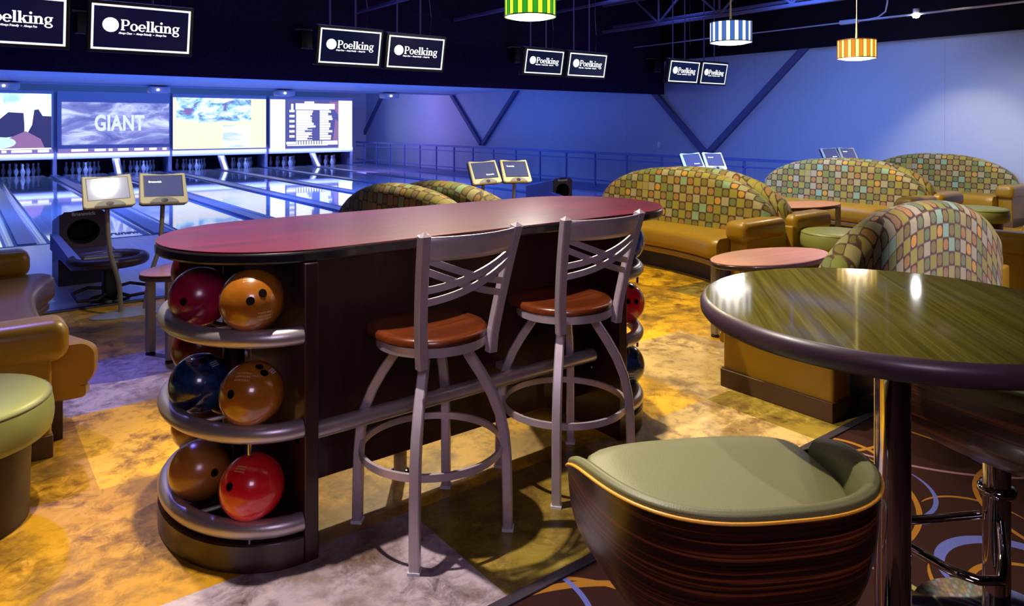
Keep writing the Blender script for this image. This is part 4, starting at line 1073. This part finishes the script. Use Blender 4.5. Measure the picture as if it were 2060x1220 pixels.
# ================================================================== BALL RETURNS
def make_return(x, y, label):
    p = thing('ball_return', (x, y, 0), 0, label, 'ball return', 'ball returns on the approach')
    # hood: front plate with round mouth and box behind
    def H2(t): return .70 - .035 * t * t
    m_ = MB(); out = [(-.19, .26)] + [(-.19 + .38 * i / 10, H2(2 * i / 10 - 1)) for i in range(11)] + [(.19, .26)]
    n = len(out); fr = []; K = 28; cz = .50; r = .115
    fp = MB()
    outer = []
    for i in range(K):
        a = 2 * pi * i / K; ca, sa = cos(a), sin(a)
        tx = 1e9 if abs(ca) < 1e-6 else .19 / abs(ca); tz = 1e9 if abs(sa) < 1e-6 else ((H2(0) - .01 - cz) if sa > 0 else (cz - .26)) / abs(sa)
        q = min(tx, tz); outer.append((q * ca, -.28, cz + q * sa))
    inner = [(r * 1.15 * cos(2 * pi * i / K), -.28, cz + r * sin(2 * pi * i / K)) for i in range(K)]
    inn2 = [(r * .9 * cos(2 * pi * i / K), -.02, cz + r * .9 * sin(2 * pi * i / K)) for i in range(K)]
    fp.add(outer + inner, [(i, (i + 1) % K, K + (i + 1) % K, K + i) for i in range(K)])
    fp.build('hood_front', 'hood', p, smooth=0)
    MB().add(inner + inn2, [(i, (i + 1) % K, K + (i + 1) % K, K + i) for i in range(K)] + [tuple(K + i for i in range(K))]).build('ball_mouth', 'dark_void', p)
    m_.add([(a, -.279, z) for a, z in out] + [(a * 1.0, .35, z - .12) for a, z in out], [(i, i + 1, n + i + 1, n + i) for i in range(n - 1)] + [tuple(n + i for i in range(n)), (0, n, 2 * n - 1, n - 1)])
    m_.build('hood', 'capping', p, smooth=40)
    MB().box(-.19, .19, -.2, .35, 0, .27).build('hood_base', 'dark_base', p)
    text('hood_word', 'Brunswick', .045, 'print_pale', p, (0, -.2815, .665), (pi / 2, 0, 0), offset=.0015, extrude=.0006)
    # ball tray: oval rim with dished deck, side wings, pedestal
    el = [(.10 + .27 * cos(2 * pi * i / 40), -1.00 + .26 * sin(2 * pi * i / 40), .34) for i in range(40)]
    MB().tube(el, .045, 12, True).build('tray_rim', 'hood', p, smooth=60)
    MB().add([(.10, -1.00, .31)] + [(q[0], q[1], .335) for q in el], [(0, 1 + i, 1 + (i + 1) % 40) for i in range(40)]).build('tray_deck', 'black', p)
    MB().rbox(-.17, .24, -.86, -.22, .26, .36, .04).build('tray_neck', 'hood', p)
    MB().add([(-.26, -.26, .50), (-.20, -.26, .50), (-.10, -1.05, .36), (-.18, -1.05, .36), (-.26, -.26, .36), (-.20, -.26, .36), (-.10, -1.05, .28), (-.18, -1.05, .28)],
             [(0, 1, 2, 3), (4, 7, 6, 5), (0, 3, 7, 4), (1, 5, 6, 2), (3, 2, 6, 7), (0, 4, 5, 1)]).build('side_wing', 'rail_paint', p, smooth=0)
    MB().rbox(.05, .17, -1.06, -.94, .02, .32, .03).build('pedestal', 'black', p)
    for s in (-1, 1):
        x0 = .12 + s * .25
        MB().tube([(.11 + s * .05, -1.0, .10), (.11 + s * .16, -.96, .11), (.11 + s * .28, -1.04, .09), (.11 + s * .26, -1.17, .05), (.11 + s * .12, -1.17, .04), (.11 + s * .05, -1.06, .06)], .014, 10).build('shoe_guard', 'hood', p, smooth=60)
    MB().lathe([(0, 0), (.16, 0), (.15, .02), (0, .025)], 24, (.11, -1.0, 0)).build('base_plate', 'black', p)
    return p
br0 = make_return(.92, 7.95, 'dark ball return with round mouth hood beside the left console')
copy_tree(br0, (7.08, 8.2, 0), 0, 'distant ball return hood showing above the bar, right of the consoles')

# lettering on the lane start
pl = thing('lane_marking', (1.72, 11.02, .004), 0, 'dark blue printed maker lettering across the start of a lane', 'lettering')
text('printed_word', 'Brunswick', .36, 'print_dark', pl, (.12, 0, 0), (0, 0, 0), offset=.012, shear=.25, extrude=.0005, sx=.40)

# small white outlet on the right wall
o_ = MB().rbox(-.012, .0, -.04, .04, -.06, .06, .005).build('wall_switch', 'white_plastic', loc=(XW - .001, 10.9, 1.02)); tag(o_, 'tiny white switch plate on the blue wall left of the distant consoles', 'switch')
